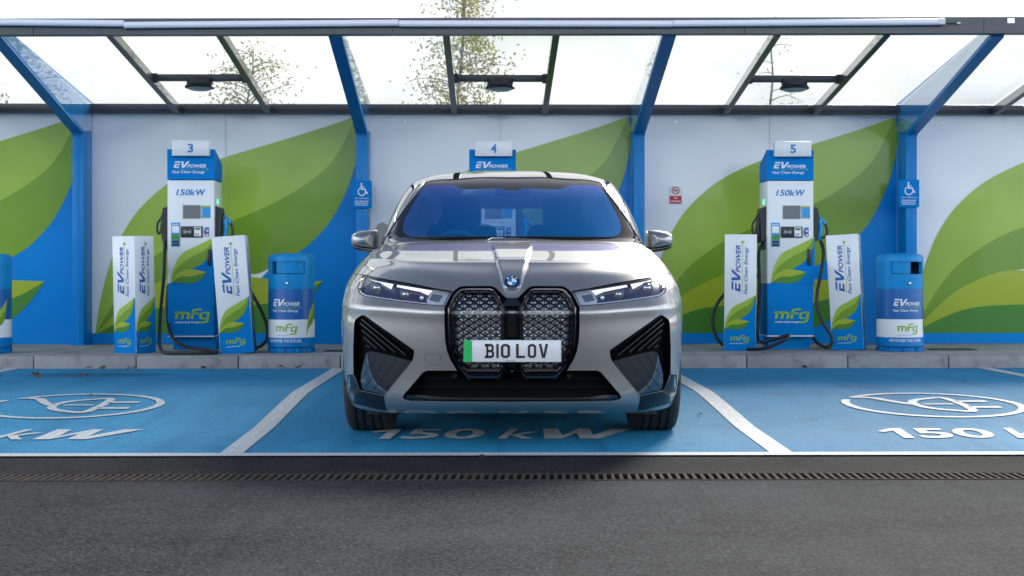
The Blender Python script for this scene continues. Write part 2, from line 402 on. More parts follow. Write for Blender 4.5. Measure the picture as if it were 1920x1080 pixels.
site(tag(b.build('parking_bay_surface'), kind='structure'))
# painted lines
CB = [(-4.286-1.353)/2, .088, 2.943]
LX = [-7.2, -4.287, -1.372, 1.528, 4.43, 7.33]
lm = MB()
def spans(a, b, n=18): return [a+(b-a)*k/n for k in range(n+1)]
for x in LX: strip(lm, x-.06, x+.06, spans(7.51, D_KERB-.005, 20), LINE, .008)
strip(lm, -16, 16, [7.40, 7.455, 7.51], LINE, .008)
site(tag(lm.build('bay_marking_lines'), kind='structure'))
def on_ground(cx, mir=False):
    return lambda u, v: (cx+u, v, gz(v)+.009)
def densify(d, fn, m, mb, step=.15):
    bm = bmesh.new(); vv = [bm.verts.new((x, y, 0)) for x, y in d[0]]
    for f_ in d[1]:
        try: bm.faces.new([vv[i] for i in f_])
        except ValueError: pass
    ys = [p[1] for p in d[0]]; y = math.ceil(min(ys)/step)*step
    while y < max(ys):
        bmesh.ops.bisect_plane(bm, geom=bm.verts[:]+bm.edges[:]+bm.faces[:], plane_co=(0, y, 0), plane_no=(0, 1, 0)); y += step
    bm.verts.index_update()
    mb.add([fn(v.co.x, v.co.y) for v in bm.verts], [[v.index for v in f_.verts] for f_ in bm.faces], m); bm.free()
KW = fit(join2([fit(join2([xf(poly([(0, .70), (.30, 1), (.47, 1), (.47, 0), (.29, 0), (.29, .76), (.10, .60)]), 1, shear=.12), fit(text('50', .02, .12), .62, 0, 1.95, 1)]), 0, 0, 1.35, 1), fit(text('k', .012, .25), 1.5, 0, 1.98, 1.0), xf(join2([poly([(0, 1), (.2, 1), (.24, .32), (.5, 1), (.66, 1), (.66, .32), (.98, 1), (1.25, 1), (.72, 0), (.46, 0), (.44, .55), (.22, 0), (-.02, 0)])], ), .85, 1, 2.05, 0)]), 0, 0, 1, 1)
EVSYM = join2([disc(0, 0, .60, 60, .545, -205, 140),
    ribbon(cr([(-.47, .36), (-.33, .33), (-.25, .18), (-.16, .02), (-.1, 0)], 5), .065),
    ribbon(cr([(-.12, -.0), (-.08, .17), (.04, .28), (.18, .29), (.18, -.29), (.04, -.28), (-.08, -.17)], 4, True), .06, True),
    ribbon([(.2, .14), (.41, .14)], .075), ribbon([(.2, -.14), (.41, -.14)], .075), ribbon([(-.06, 0.), (.14, 0.)], .05)])
for k, cx in enumerate(CB+[CB[2]+2.9, CB[0]-2.9]):
    mb = MB(); densify(xf(KW, 1.55 if k == 1 else 1.5, .44, cx+(-.75, -.805, -.675, -.70, -.75)[k], 8.05), lambda u, v: (u, v, gz(v)+.009), LINE, mb)
    if k != 1: densify(xf(EVSYM, 1, 1, cx+.02, 9.53), lambda u, v: (u, v, gz(v)+.009), LINE, mb)
    site(tag(mb.build('painted_bay_symbol'), kind='structure'))
# kerb stones and island paving
CONC = mat('concrete_kerb', (.29, .285, .28), .85, var=.25, vs=7, bump=.35, bs=90, dirt=((.09, .085, .075), 5, .52, .75))
PAVE = mat('concrete_paving', (.37, .36, .345), .85, var=.22, vs=3, bump=.3, bs=70, dirt=((.12, .115, .10), 2.2, .5, .6))
kx = (1401-960)*12.8/F+.18; x = kx-.915*9; i = 0; seg0 = None
while x < 8:
    kb = MB(); kb.box((x+.003, D_KERB, .05), (x+.912, D_KERB+.125, ZK+random.uniform(-.002, .002)), CONC, bev=.012)
    site(tag(kb.build('kerb_stone'), kind='structure')); x += .915
pv = MB(); pv.box((-30, D_KERB+.127, .05), (30, 15.6, ZK-.002), PAVE)
site(tag(pv.build('pavement'), kind='structure'))
jm = MB(); JD = mat('dirty_joint', (.03, .03, .028), .9)
for q in range(-6, 7): jm.add([(q*1.46+.4, D_KERB+.13, ZK+.002), (q*1.46+.408, D_KERB+.13, ZK+.002), (q*1.46+.408, D_WALL-.02, ZK+.002), (q*1.46+.4, D_WALL-.02, ZK+.002)], [(0, 1, 2, 3)], JD)
site(tag(jm.build('pavement_joints'), kind='structure'))
# drain gratings
RUST = mat('weathered_cast_iron', (.042, .036, .030), .9, spec=.2, var=.35, vs=25, bump=.4, bs=80, dirt=((.12, .07, .045), 12, .5, .7))
gr_m = None
def make_grate():
    mb = MB(); L = .498
    mb.box((0, 6.575, -.03), (L, 6.588, .003), RUST); mb.box((0, 6.785, -.03), (L, 6.798, .003), RUST)
    n = 13
    for k in range(n):
        x0 = .012+k*L/n
        mb.add([(x0, 6.588, .002), (x0+.016, 6.588, .002), (x0+.028, 6.785, .002), (x0+.012, 6.785, .002), (x0, 6.588, -.025), (x0+.016, 6.588, -.025), (x0+.028, 6.785, -.025), (x0+.012, 6.785, -.025)],
               [(0, 1, 2, 3), (0, 4, 5, 1), (1, 5, 6, 2), (3, 2, 6, 7), (0, 3, 7, 4)], RUST)
    return mb
names = ['far left edge of the picture', 'beside it']
proto = make_grate().build('drain_grate'); k = 0
for q in range(-12, 12):
    o = proto if q == -12 else proto.copy()
    if q != -12: COL.objects.link(o)
    o.location = (q*.5+.06, 0, gz(6.7)+.001); site(o)
    tag(o, 'rusty slatted cast iron drain grating in the channel across the asphalt', 'drain grate', 'drain gratings in the channel')
# floor grilles in the island
for (a, c, y0, lab) in ((607, 645, 13.55, 'small dark floor grille in the concrete beside the car'), (1748, 1832, 13.75, 'flat dark floor grille in the concrete right of the litter bin')):
    x0, x1 = sx_of(a, y0), sx_of(c, y0); mb = MB(); mb.box((x0, y0-.1, ZK-.01), (x1, y0+.18, ZK+.004), DARKST)
    for j in range(12): mb.box((x0+.01, y0-.09+j*.0215, ZK+.004), (x1-.01, y0-.08+j*.0215, ZK+.008), BLACKP)
    site(tag(mb.build('floor_grille'), lab, 'floor grille'))
# dead leaves
DL = mat('dead_leaf', (.13, .06, .028), .8, var=.4, vs=60)
lp = MB()
lf = [(0, -.03), (.018, -.012), (.03, .0), (.016, .016), (0, .036), (-.016, .016), (-.028, .0), (-.017, -.012)]
spots = [(70, 705), (76, 709), (140, 712), (161, 709), (170, 694), (195, 695), (245, 695), (530, 693), (560, 691), (175, 744), (905, 862), (1312, 781), (2, 711), (427, 788), (255, 690), (385, 695), (1510, 690)]
for j, (px, py) in enumerate(spots):
    d = 12.6
    for _ in range(30): d = (CH-gz(d))*F/(py-HZ)
    d = min(d, 12.7)
    x = sx_of(px, d)
    mb = MB(); an = random.uniform(0, 6.28); s_ = random.uniform(.8, 1.3)*(.6 if py > 720 else 1)
    vs = [(x, d, gz(d)+.025*s_)]
    for (u, v) in lf:
        vs.append((x+s_*(u*math.cos(an)-v*math.sin(an)), d+s_*(u*math.sin(an)+v*math.cos(an)), gz(d)+.012+random.uniform(-.002, .03)*s_))
    mb.add(vs, [(0, 1+i, 1+(i+1) % 8) for i in range(8)], DL)
    site(tag(mb.build('dead_leaf'), 'curled brown dead leaf lying on the blue bay surface', 'leaf', 'dead leaves scattered on the bays'))

# ================================================================== hoarding walls
def rel_art(mb, fn, L, Rr, T, B, strip_h):
    """leaf print of one wall panel; fn(px,py) with px,py in picture pixels of the reference bay (left 178, right 665)"""
    z3 = lambda x, y: (160+x/2.298, 190+y/2.298)
    outer = cr([z3(*p) for p in [(50, 1005), (66, 890), (100, 742), (135, 640), (165, 572), (220, 485), (290, 410), (365, 350), (460, 297), (580, 248), (800, 180), (1000, 118), (1152, 65)]], 5)
    vein = cr([z3(*p) for p in [(50, 1005), (110, 900), (180, 790), (260, 700), (395, 605), (505, 554), (640, 510), (800, 440), (950, 350), (1060, 245), (1152, 65)]], 5)
    right = cr([z3(*p) for p in [(50, 1005), (150, 900), (250, 815), (400, 745), (505, 727), (600, 722), (715, 745), (800, 712), (900, 655), (960, 610), (1040, 520), (1100, 410), (1140, 300), (1160, 200), (1163, 130), (1152, 65)]], 5)
    l2u = cr([z3(*p) for p in [(50, 1005), (150, 900), (250, 815), (400, 745), (505, 727), (600, 735), (715, 757), (850, 770), (1010, 775)]], 5)
    l2v = cr([z3(*p) for p in [(50, 1005), (150, 950), (300, 893), (505, 876), (700, 880), (880, 845), (1010, 775)]], 5)
    l2d = cr([z3(*p) for p in [(50, 1005), (300, 1006), (500, 1006), (720, 1004), (800, 975), (880, 930), (950, 860), (1010, 775)]], 5)
    blue = [z3(1152, 65)]+[z3(600, 740), z3(60, 1004), z3(60, 1006)]+[(665, 628), (665, 217)]
    Y = [0, .003, .006, .009]
    mb.flat(poly([(665.5, 214), (600, 400), (450, 560), (182, 626.5), (665.5, 626.5)]), lambda u, v: fn(u, v, .002), BLUE)
    mb.flat(poly(vein+right[::-1][1:-1]), lambda u, v: fn(u, v, .004), G_MD)
    mb.flat(poly(outer+vein[::-1][1:-1]), lambda u, v: fn(u, v, .004), G_LT)
    mb.flat(poly(l2u+l2v[::-1][1:-1]), lambda u, v: fn(u, v, .006), G_LM)
    mb.flat(poly(l2v+l2d[::-1][1:-1]), lambda u, v: fn(u, v, .006), G_DK)
COLX = [-4.286, -1.353, 1.530, 4.375]
COLALL = [-7.2]+COLX+[7.25]
CW = .058
for i in range(5):
    xl, xr = COLALL[i]+CW-.02, COLALL[i+1]-CW+.02
    # bays left of a column start where that column's right side stands
    mb = MB(); zt, zb = z_of(208, D_WALL), ZK
    mb.box((xl, D_WALL, zb), (xr, D_WALL+.05, zt), WHITE)
    def fn(px, py, off, xl=xl, xr=xr):
        t = (px-178)/(665-178); return (xl+.03+t*(xr-xl-.056), D_WALL-off, z_of(py, D_WALL))
    rel_art(mb, fn, xl, xr, zt, zb, 0)
    mb.box((xl+.002, D_WALL-.012, zb), (xr-.002, D_WALL-.0075, z_of(625, D_WALL)), BLUE)
    for c_ in (.5,):       # sheet seams and rivets
        xs = xl+(xr-xl)*c_; mb.box((xs-.0015, D_WALL-.0085, z_of(625, D_WALL)), (xs+.0015, D_WALL, zt-.002), mat('seam_grey', (.55, .58, .59), .5))
    for j in range(4):
        mb.lathe([(.0, -.004), (.008, -.003), (.009, 0)], SATIN, 10, 'y', (xl+(xr-xl)*(.14+.24*j), D_WALL-.002, z_of(228, D_WALL)))
    w = mb.build('hoarding_panel')
    labs = ['printed hoarding panel at the far left behind the cut-off litter bin', 'printed leaf hoarding panel behind charger number 3', 'printed leaf hoarding panel directly behind the car and charger 4',
            'printed leaf hoarding panel behind charger number 5 with no smoking sign', 'printed leaf hoarding panel at the far right of the picture']
    site(tag(w, labs[i], 'wall panel', 'printed hoarding panels'))
# no smoking sign
mb = MB(); d = D_WALL-.015
def pf(d): return lambda px, py: (sx_of(px, d), d, z_of(py, d))
q = pf(d)
x0, x1 = sx_of(1256, d), sx_of(1278.5, d)
mb.box((x0, d, z_of(381.5, d)), (x1, d+.014, z_of(348, d)), INKW)
q2 = lambda dd: (lambda u, v: (u, d-dd, v))
mb.flat(rect(x0, z_of(381.5, d), x1, z_of(367, d)), q2(.002), RED)
cx, cz = sx_of(1267.5, d), z_of(357, d)
mb.flat(disc(cx, cz, .042, 28, .033), q2(.002), RED); mb.flat(ribbon([(cx-.026, cz+.026), (cx+.026, cz-.026)], .008), q2(.004), RED)
mb.flat(rect(cx-.026, cz-.006, cx+.016, cz+.004), q2(.002), BLACKI); mb.flat(ribbon(cr([(cx+.02, cz), (cx+.022, cz+.01), (cx+.012, cz+.014), (cx+.016, cz+.024)], 4), .004), q2(.002), BLACKI)
mb.flat(fit(text('No', .012), cx-.018, z_of(372.6, d), cx+.018, z_of(368.6, d)), q2(.004), INKW)
mb.flat(fit(text('smoking', .012), x0+.012, z_of(380.4, d), x1-.012, z_of(374.4, d)), q2(.004), INKW)
site(tag(mb.build('no_smoking_sign'), 'small white and red no smoking sign on the white hoarding', 'sign'))

# ================================================================== canopy frame
DF, DR = 12.20, 15.03        # front and rear beam distance
ZF0, ZF1 = 3.020, 3.158      # front beam bottom / top
ZR0, ZR1 = 2.690, 2.765
DC = 14.78                   # column front
ZB = z_of(252, DC)           # where brace leaves the column
cl_names = ['blue steel column with brace at the far left', 'blue steel column with brace just left of the car', 'blue steel column with brace just right of the car roof', 'blue steel column with brace near the right edge behind a litter bin',
            'blue column beyond the left edge', 'blue column beyond the right edge']
for i, x in enumerate(COLX):
    r = empty('canopy_column', (x, DC, ZK)); tag(r, cl_names[i], 'column', 'blue canopy columns')
    o = (x, DC, ZK); L = lambda X, Y, Z: (X, Y-0, Z)
    c_ = MB(); c_.box((x-CW, DC, ZK), (x+CW, D_WALL+.06, ZR0+.06), SBLUE, bev=.004)
    c_.box((x-.012, DC-.003, ZK+.02), (x+.012, DC-.0005, ZB-.01), SBLUE)
    c_.box((x-CW-.004, DC-.012, ZB-.012), (x+CW+.004, DC+.05, ZB+.012), SBLUE, bev=.003)
    c_.box((x-CW-.03, DC-.04, ZK-.001), (x+CW+.03, DC+.2, ZK+.012), SBLUE, bev=.003)
    c_.build('post', r, o)
    br = MB()
    pr = [(DC, ZB), (DF+.06, ZF0), (DF+.06, ZF1-.03), (D_WALL+.04, ZR1+.02), (D_WALL+.04, ZB+.05)]
    br.prism([(x-CW, a, b_) for a, b_ in pr], SBLUE, (2*CW, 0, 0))
    for sx0 in (x-CW-.0035, x+CW+.0005): br.prism([(sx0, a, b_) for a, b_ in [(DC+.01, ZB+.03), (DF+.09, ZF0+.02), (DF+.09, ZF1-.04), (D_WALL-.02, ZR1+.01), (D_WALL-.02, ZB+.06)]], FINM, (.003, 0, 0))
    br.build('brace', r, o); site(r)
beam = empty('front_canopy_beam', (0, DF, ZF0)); tag(beam, 'long dark steel beam along the front of the canopy', 'beam')
m_ = MB(); xs = [-8.0, -3.9, -.85, 2.16, 4.22, 8.0]
dz = lambda x: .004*x
for a, b_ in zip(xs, xs[1:]): m_.prism([(a+.002, DF-.05, ZF0+dz(a)), (b_-.002, DF-.05, ZF0+dz(b_)), (b_-.002, DF-.05, ZF1+dz(b_)), (a+.002, DF-.05, ZF1+dz(a))], DARKST, (0, .11, 0))
m_.build('beam_section', beam, (0, DF, ZF0))
pl = MB(); xq = sx_of(1900, DF-.05); pl.box((xq-.03, DF-.056, z_of(43, DF)), (xq+.03, DF-.051, z_of(34, DF)), SATIN); pl.build('junction_plate', beam, (0, DF, ZF0)); site(beam)
mb = MB(); mb.box((-8, DR-.03, ZR0), (8, DR+.045, ZR1), DARKST, bev=.004); mb.box((-8, DR-.034, ZR0-.022), (8, DR-.0, ZR0+.012), BLACKP)
site(tag(mb.build('rear_canopy_beam'), 'dark steel beam along the top of the hoarding', 'beam'))
def roof_z(y, off=0.): return ZF0+.10+(ZR0+.05-ZF0-.10)*(y-DF)/(DR-DF)+off
rl = {}
RX = []
for i in range(len(COLALL)-1):
    c_ = (COLALL[i]+COLALL[i+1])/2
    for s_ in (-1, 1): RX.append((i, c_+s_*.475-.01))
where = ['far left bay', 'bay to the left of the car', 'bay above the car', 'bay to the right of the car', 'far right bay']
for (i, x) in RX:
    mb = MB(); y0, y1 = DF+.062, DR-.032
    vs = [(x+a, y, roof_z(y)+b_) for y in (y0, y1) for a, b_ in ((-.028, -.085), (.028, -.085), (.028, 0), (-.028, 0))]
    mb.add(vs, [(3, 2, 1, 0), (4, 5, 6, 7), (0, 1, 5, 4), (1, 2, 6, 5), (2, 3, 7, 6), (3, 0, 4, 7)], DARKST)
    for sx0 in (x-.031, x+.0285): mb.prism([(sx0, y0+.01, roof_z(y0)-.08), (sx0, y1-.01, roof_z(y1)-.08), (sx0, y1-.01, roof_z(y1)-.004), (sx0, y0+.01, roof_z(y0)-.004)], RAFT, (.0025, 0, 0))
    for yy in (DR-.05,):
        for s_ in (-1, 1): mb.box((x+s_*.045-.015, yy-.02, roof_z(yy)-.07), (x+s_*.045+.015, yy+.01, roof_z(yy)-.03), BLACKP)
    side = 'left' if x < (COLALL[i]+COLALL[i+1])/2 else 'right'
    site(tag(mb.build('canopy_rafter'), f'{side} dark sloping rafter in the {where[i]}', 'rafter', 'dark canopy rafters'))
LAMPG = mat('lamp_diffuser', (.35, .42, .42), .3, var=.05)
for i in range(1, 4):
    c_ = (COLALL[i]+COLALL[i+1])/2-.01; y = 13.82; z = roof_z(y)-.03
    mb = MB(); mb.box((c_-.445, y-.03, z-.032), (c_+.445, y+.03, z+.032), DARKST, bev=.003)
    for s_ in (-1, 1): mb.box((c_+s_*.43-.02, y-.036, z-.045), (c_+s_*.43+.02, y+.036, z+.04), BLACKP)
    site(tag(mb.build('canopy_crossbar'), f'short dark steel crossbar between two rafters in the {where[i]}', 'crossbar', 'canopy crossbars'))
    r = empty('canopy_lamp', (c_-.0, y-.01, z-.035)); tag(r, f'round dark lamp under the canopy in the {where[i]}', 'lamp', 'round canopy lamps')
    h = MB(); h.lathe([(0, .03), (.125, .03), (.125, -.035), (.14, -.045), (.145, -.06), (.14, -.066), (.118, -.066)], BLACKP, 40); h.build('housing', r)
    h = MB(); h.lathe([(.12, -.060), (.112, -.078), (.08, -.088), (0, -.092)], LAMPG, 40); h.build('diffuser', r); site(r)
# glass roof
GL = bpy.data.materials.new('clear_roof_glass'); GL.use_nodes = True; t = GL.node_tree; t.nodes.clear()
a = t.nodes.new('ShaderNodeOutputMaterial'); x_ = t.nodes.new('ShaderNodeMixShader'); tr = t.nodes.new('ShaderNodeBsdfTransparent'); gs = t.nodes.new('ShaderNodeBsdfGlossy'); fr = thin_fresnel(t, .02, .5); nz = t.nodes.new('ShaderNodeTexNoise')
tr.inputs[0].default_value = (.95, .965, .96, 1); gs.inputs['Roughness'].default_value = .02; gs.inputs[0].default_value = (.8, .8, .8, 1); nz.inputs['Scale'].default_value = 3
t.links.new(fr.outputs[0], x_.inputs[0]); t.links.new(tr.outputs[0], x_.inputs[1]); t.links.new(gs.outputs[0], x_.inputs[2]); t.links.new(x_.outputs[0], a.inputs[0])
for i in range(5):
    mb = MB(); xl, xr = COLALL[i]+CW+.01, COLALL[i+1]-CW-.01; y0, y1 = DF+.07, DR-.04
    mb.add([(xl, y0, roof_z(y0, .006)), (xr, y0, roof_z(y0, .006)), (xr, y1, roof_z(y1, .006)), (xl, y1, roof_z(y1, .006)), (xl, y0, roof_z(y0, .014)), (xr, y0, roof_z(y0, .014)), (xr, y1, roof_z(y1, .014)), (xl, y1, roof_z(y1, .014))],
           [(0, 3, 2, 1), (4, 5, 6, 7), (0, 1, 5, 4), (1, 2, 6, 5), (2, 3, 7, 6), (3, 0, 4, 7)], GL)
    site(tag(mb.build('glass_roof_panel'), f'clear glass roof sheet over the {where[i]}', 'roof panel', 'clear roof panels'))
# lighting tubes on the front beam
TUBE = mat('white_light_tube', (.74, .75, .82), .3, var=.03)
dT = DF-.085
segs = [(-300, 42, 235, 46), (235, 49, 748, 43.5), (748, 45, 1262, 44), (1262, 43.5, 1770, 39)]
pos = ['at the left end of the beam', 'above charger 3', 'above the car', 'at the right, ending in a loose wire']
for k, (a, ya, b_, yb) in enumerate(segs):
    r = empty('light_tube', (sx_of(a, dT), dT, z_of(ya, dT))); tag(r, f'thin white unlit lighting tube {pos[k]}', 'light tube', 'white lighting tubes')
    o = tuple(r.location); mb = MB(); mb.tube([(sx_of(a, dT)+.002, dT, z_of(ya, dT)), (sx_of(b_, dT)-.002, dT, z_of(yb, dT))], .0285, TUBE, 14); mb.build('tube', r, o)
    if k == 3:
        e = MB(); X, Z = sx_of(1770, dT), z_of(39, dT); e.box((X-.04, dT-.032, Z-.026), (X+.02, dT+.03, Z+.026), mat('cap_plastic', (.6, .62, .58), .4), bev=.005); e.build('end_cap', r, o)
        e = MB(); e.tube(cr([(X+.02, dT, Z-.003), (X+.06, dT, Z-.012), (X+.11, dT+.01, Z-.006), (X+.135, dT+.01, Z-.008)], 5), .004, BLACKP, 6); e.tube([(X+.13, dT+.01, Z-.008), (X+.16, dT+.01, Z-.008)], .008, TUBE, 6); e.build('loose_wire', r, o)
    site(r)
# accessibility assistance signs
def wheelchair():
    return join2([disc(.42, .93, .075, 16), ribbon([(.41, .84), (.43, .52), (.70, .52), (.86, .2), (.95, .24)], .1), ribbon([(.42, .70), (.66, .70)], .07), disc(.46, .32, .34, 30, .26, 105, 390-35)])
for (a, ya, c2, yb, dS, wall, lab) in ((661, 339, 697, 390.5, DC-.03, 0, 'blue wheelchair assistance sign on the column left of the car'), (1688, 336, 1727, 388, DC-.03, 1, 'blue wheelchair assistance sign on the column near the right edge')):
    mb = MB(); x0, x1, z0, z1 = sx_of(a, dS), sx_of(c2, dS), z_of(yb, dS), z_of(ya, dS)
    mb.box((x0, dS, z0), (x1, dS+.028, z1), PBLUE, bev=.002)
    fn = lambda u, v: (x0+u*(x1-x0), dS-.002, z0+v*(z1-z0))
    mb.flat(fit(wheelchair(), .28, .44, .82, .92), fn, INKW)
    mb.flat(fit(text('GET ASSISTANCE', .01), .12, .335, .88, .375), fn, INKW)
    for j, (w0, w1) in enumerate(((.14, .84), (.11, .88), (.17, .82))):
        x_q = w0
        for k_q in range(5):      # the small print cannot be read in the photo: word-length dashes
            x_e = min(w1, x_q+(.12, .08, .16, .10, .14)[(k_q+j) % 5]); mb.flat(rect(x_q, .24-j*.07, x_e, .265-j*.07), fn, INKW); x_q = x_e+.025
            if x_q >= w1-.02: break
    site(tag(mb.build('assistance_sign'), lab, 'sign', 'blue assistance signs'))

# ================================================================== chargers
DCH = 13.76; SC = F/DCH
FINAL_ZW = None
def deco(mb, fn, x0, x1, zt, zb, zl, zwhite, inset=0.):
    pass
def make_charger(num, cx, label, gun=True):
    r = empty('ev_charger', (cx, DCH, ZK)); tag(r, label, 'charger', 'white and blue charging units')
    U = lambda px: (px-1483.5)/SC
    Z = lambda py: CH+(HZ-py)/SC-ZK
    xl, xr, dep = U(1440), U(1527), .40
    pl = MB(); pl.box((xl+.03, .12, 0), (xr-.01, dep, Z(631)), PBLUE); pl.box((xl+.02, .115, 0), (xr-.005, dep, .012), SBLUE); pl.build('plinth', r)
    cb = MB(); zb, zt = Z(629), Z(338.5); zs = Z(531.5)
    cb.box((xl, 0, zs), (xr, dep, zt), PWHITE, bev=.006); cb.box((xl+.0005, .0, zb), (xr-.0005, dep, zs-.001), PBLUE, bev=.004)
    cb.box((xl-.003, -.006, zb-.012), (xr+.003, dep, zb-.001), PWHITE)
    F_ = lambda o: (lambda u, v: (u, -o, v))
    n = lambda x, y: (U(1320+x/4.155), Z(420+y/4.155))
    cb.flat(poly([n(868, 100), n(800, 160), n(640, 260), n(545, 400), n(524, 462), n(524, 470), n(868, 470)]), F_(.002), PBLUE)
    lx, lz = n(528, 460); tx, tz = n(868, 100)
    for d2, k in LEAF: cb.flat(xf(d2, tx-lx, tz-lz, lx, lz), F_(.004 if k in 'ab' else .006), LMAT[k])
    a0, b0 = n(552, 772); a1, b1 = n(830, 658)
    cb.flat(fit(mfg_logo(), a0, b0, a1, b1), F_(.003), INKG)
    a0, b0 = n(557, 776); a1, b1 = n(742, 755); cb.flat(fit(text('motor fuel group', .02, .15), a0, b0, a1, b1), F_(.0045), INKW)
    a0, b0 = U(1320+735/5.4), Z(250+632/5.4); a1, b1 = U(1320+1034/5.4), Z(250+568/5.4)
    w = a1-a0
    cb.flat(fit(text('150k', .022, .2), a0, b0, a0+w*.66, b1), F_(.003), INKM); cb.flat(fit(text('W', .035, .2), a0+w*.67, b0, a1, b1), F_(.003), INKM)
    cb.build('cabinet', r)
    hd = MB(); z0, z1, z2 = Z(337), Z(280.5), Z(280.5)-.115
    P = [(0, z0), (0, z1), (.04, z1), (dep, z2), (dep, z0)]
    hd.prism([(xl-.002, y-.002, z) for y, z in P], PBLUE, (xr-xl+.004, 0, 0))
    m5 = lambda x, y: (U(1320+x/5.4), Z(250+y/5.4))
    a0, b0 = m5(704, 352); a1, b1 = m5(1038, 288); hd.flat(fit(ev_logo(), a0, b0, a1, b1), F_(.005), INKW)
    a0, b0 = m5(698, 415); a1, b1 = m5(1028, 380); hd.flat(fit(TAG_FCE(), a0, b0, a1, b1), F_(.005), INKW)
    a0, b0 = m5(730, 368); a1, b1 = m5(1040, 365); hd.flat(rect(a0, b0, a1, b1), F_(.005), INKG); hd.flat(star(*m5(1052, 367), .016), F_(.005), INKG)
    hd.build('header', r)
    sg = MB(); a, b_ = U(1451), U(1520.5); sg.box((a, -.07, Z(294)), (b_, -.005, Z(265.5)), PWHITE, bev=.008)
    sg.flat(fit(text(num, .03), (a+b_)/2-.028, Z(288), (a+b_)/2+.028, Z(271.5)), F_(.073), INKM); sg.build('number_sign', r)
    sc = MB(); x0, z0 = m5(808, 862); x1, z1 = m5(980, 732); sc.box((x0, -.006, z0), (x1, .001, z1), GREYSCR)
    sc.box((x0-.004, -.004, z0-.004), (x1+.004, 0, z1+.004), mat('screen_bezel', (.3, .31, .32), .4)); sc.build('screen', r)
    st = MB(); x0, z0 = m5(990, 860); x1, z1 = m5(1082, 735); st.box((x0, -.003, z0), (x1, 0, z1), LBLUE); st.flat(rect(x0, z1-.018, x1, z1), F_(.005), INKG); st.flat(rect(x0, z0, x1, z0+.007), F_(.005), INKG)
    st.flat(rect(x0+.006, z0+.015, x0+.010, z1-.03), F_(.005), INKW); st.build('information_sticker', r)
    st = MB(); x0, z0 = n(528, 178); x1, z1 = m5(776, 905); st.box((x0, -.003, z0), (x1, 0, z1), LBLUE)
    h = z1-z0; st.flat(rect(x0+.008, z1-h*.42, x1-.008, z1-h*.14), F_(.005), INKW); st.flat(rect(x0+.008, z0+h*.3, x1-.008, z0+h*.5), F_(.005), G_DK)
    st.flat(rect(x0+.01, z0+h*.16, x1-.01, z0+h*.26), F_(.005), BLACKI); st.flat(rect(x0+.01, z0+h*.04, x1-.01, z0+h*.13), F_(.005), BLACKI)
    st.flat(rect(x0+.01, z1-h*.09, x1-.012, z1-h*.06), F_(.005), INKW)
    for k_ in (x0, x1-.004): st.flat(rect(k_, z0, k_+.004, z0+h*.55), F_(.0055), INKG)
    st.build('payment_sticker', r)
    rd = MB(); x0, z0 = m5(785, 1055); x1, z1 = m5(1005, 943); rd.box((x0, -.016, z0), (x1, 0, z1), BLACKP, bev=.004)
    mx_, mz = x0+(x1-x0)*.3, (z0+z1)/2
    for k_ in range(3):
        rd.flat(disc(mx_, mz, .014+.01*k_, 10, .011+.01*k_, -38, 38), F_(.018), INKW); rd.flat(disc(mx_, mz, .014+.01*k_, 10, .011+.01*k_, 142, 218), F_(.018), INKW)
    rd.flat(rect(mx_-.008, mz-.003, mx_+.008, mz+.003), F_(.018), INKW)
    kx0, kx1 = x0+(x1-x0)*.62, x0+(x1-x0)*.93
    rd.flat(rect(kx0, z0+.01, kx1, z1-.008), F_(.018), INKW); rd.flat(rect(kx0+.006, z1-.035, kx1-.006, z1-.015), F_(.0195), mat('lcd', (.12, .18, .14), .2))
    for a in range(3):
        for c_ in range(3): rd.flat(rect(kx0+.008+a*.014, z0+.014+c_*.010, kx0+.017+a*.014, z0+.020+c_*.010), F_(.0195), GREYSCR)
    rd.build('card_reader', r)
    st = MB(); x0, z0 = m5(1014, 1045); x1, z1 = m5(1068, 952)
    st.prism([(x0, -.003, (z0+z1)/2), (x0+.018, -.003, z0), (x1, -.003, z0), (x1, -.003, z1), (x0+.018, -.003, z1)], INKB, (0, .003, 0))
    for k_, mm in enumerate((INKW, RED, INKW, LBLUE)): st.flat(rect(x1-.028, z0+.008+k_*.02, x1-.006, z0+.022+k_*.02), F_(.005), mm)
    st.build('card_types_sticker', r)
    h = MB(); x0, z0 = n(812, 322); x1, z1 = n(838, 196); h.box((x0, -.022, z0), (x1, -.001, z1), BLACKP, bev=.006); h.build('door_handle', r)
    # side: holster, connector, status light, both sides
    LED = mat('green_status_light', (.05, .7, .2), .3, emit=(.05, .9, .25), es=1.2)
    for s_ in (-1, 1):
        xs = xl if s_ < 0 else xr
        f2 = MB(); f2.box((min(xs+s_*.003, xs-.0), .15, Z(381)), (max(xs+s_*.003, xs), .21, Z(372)), LED); f2.build('status_light', r)
        f2 = MB(); x2 = xs+s_*.055
        f2.prism([(xs, .05, Z(386)), (x2, .05, Z(390)), (x2+s_*.01, .05, Z(400)), (x2, .05, Z(425)), (x2-s_*.008, .05, Z(452)), (xs, .05, Z(452))] if s_ > 0 else [(xs, .05, Z(452)), (x2-s_*.008, .05, Z(452)), (x2, .05, Z(425)), (x2+s_*.01, .05, Z(400)), (x2, .05, Z(390)), (xs, .05, Z(386))], BLACKP, (0, .16, 0))
        f2.box((xs-.0, .09, Z(468)), (xs+s_*.03, .16, Z(452)), BLACKP) if s_ > 0 else f2.box((xs+s_*.03, .09, Z(468)), (xs, .16, Z(452)), BLACKP)
        hol = f2.build('holster', r)
        gm = MB(); m1 = BLACKP if s_ < 0 else mat('bright_blue_plastic', (.005, .27, .55), .35)
        yy = .11
        # barrel into the holster, body sloping out and down, loop handle
        gm.tube([(xs+s_*.045, yy, Z(402)), (xs+s_*.075, yy, Z(412))], .032, BLACKP, 14)
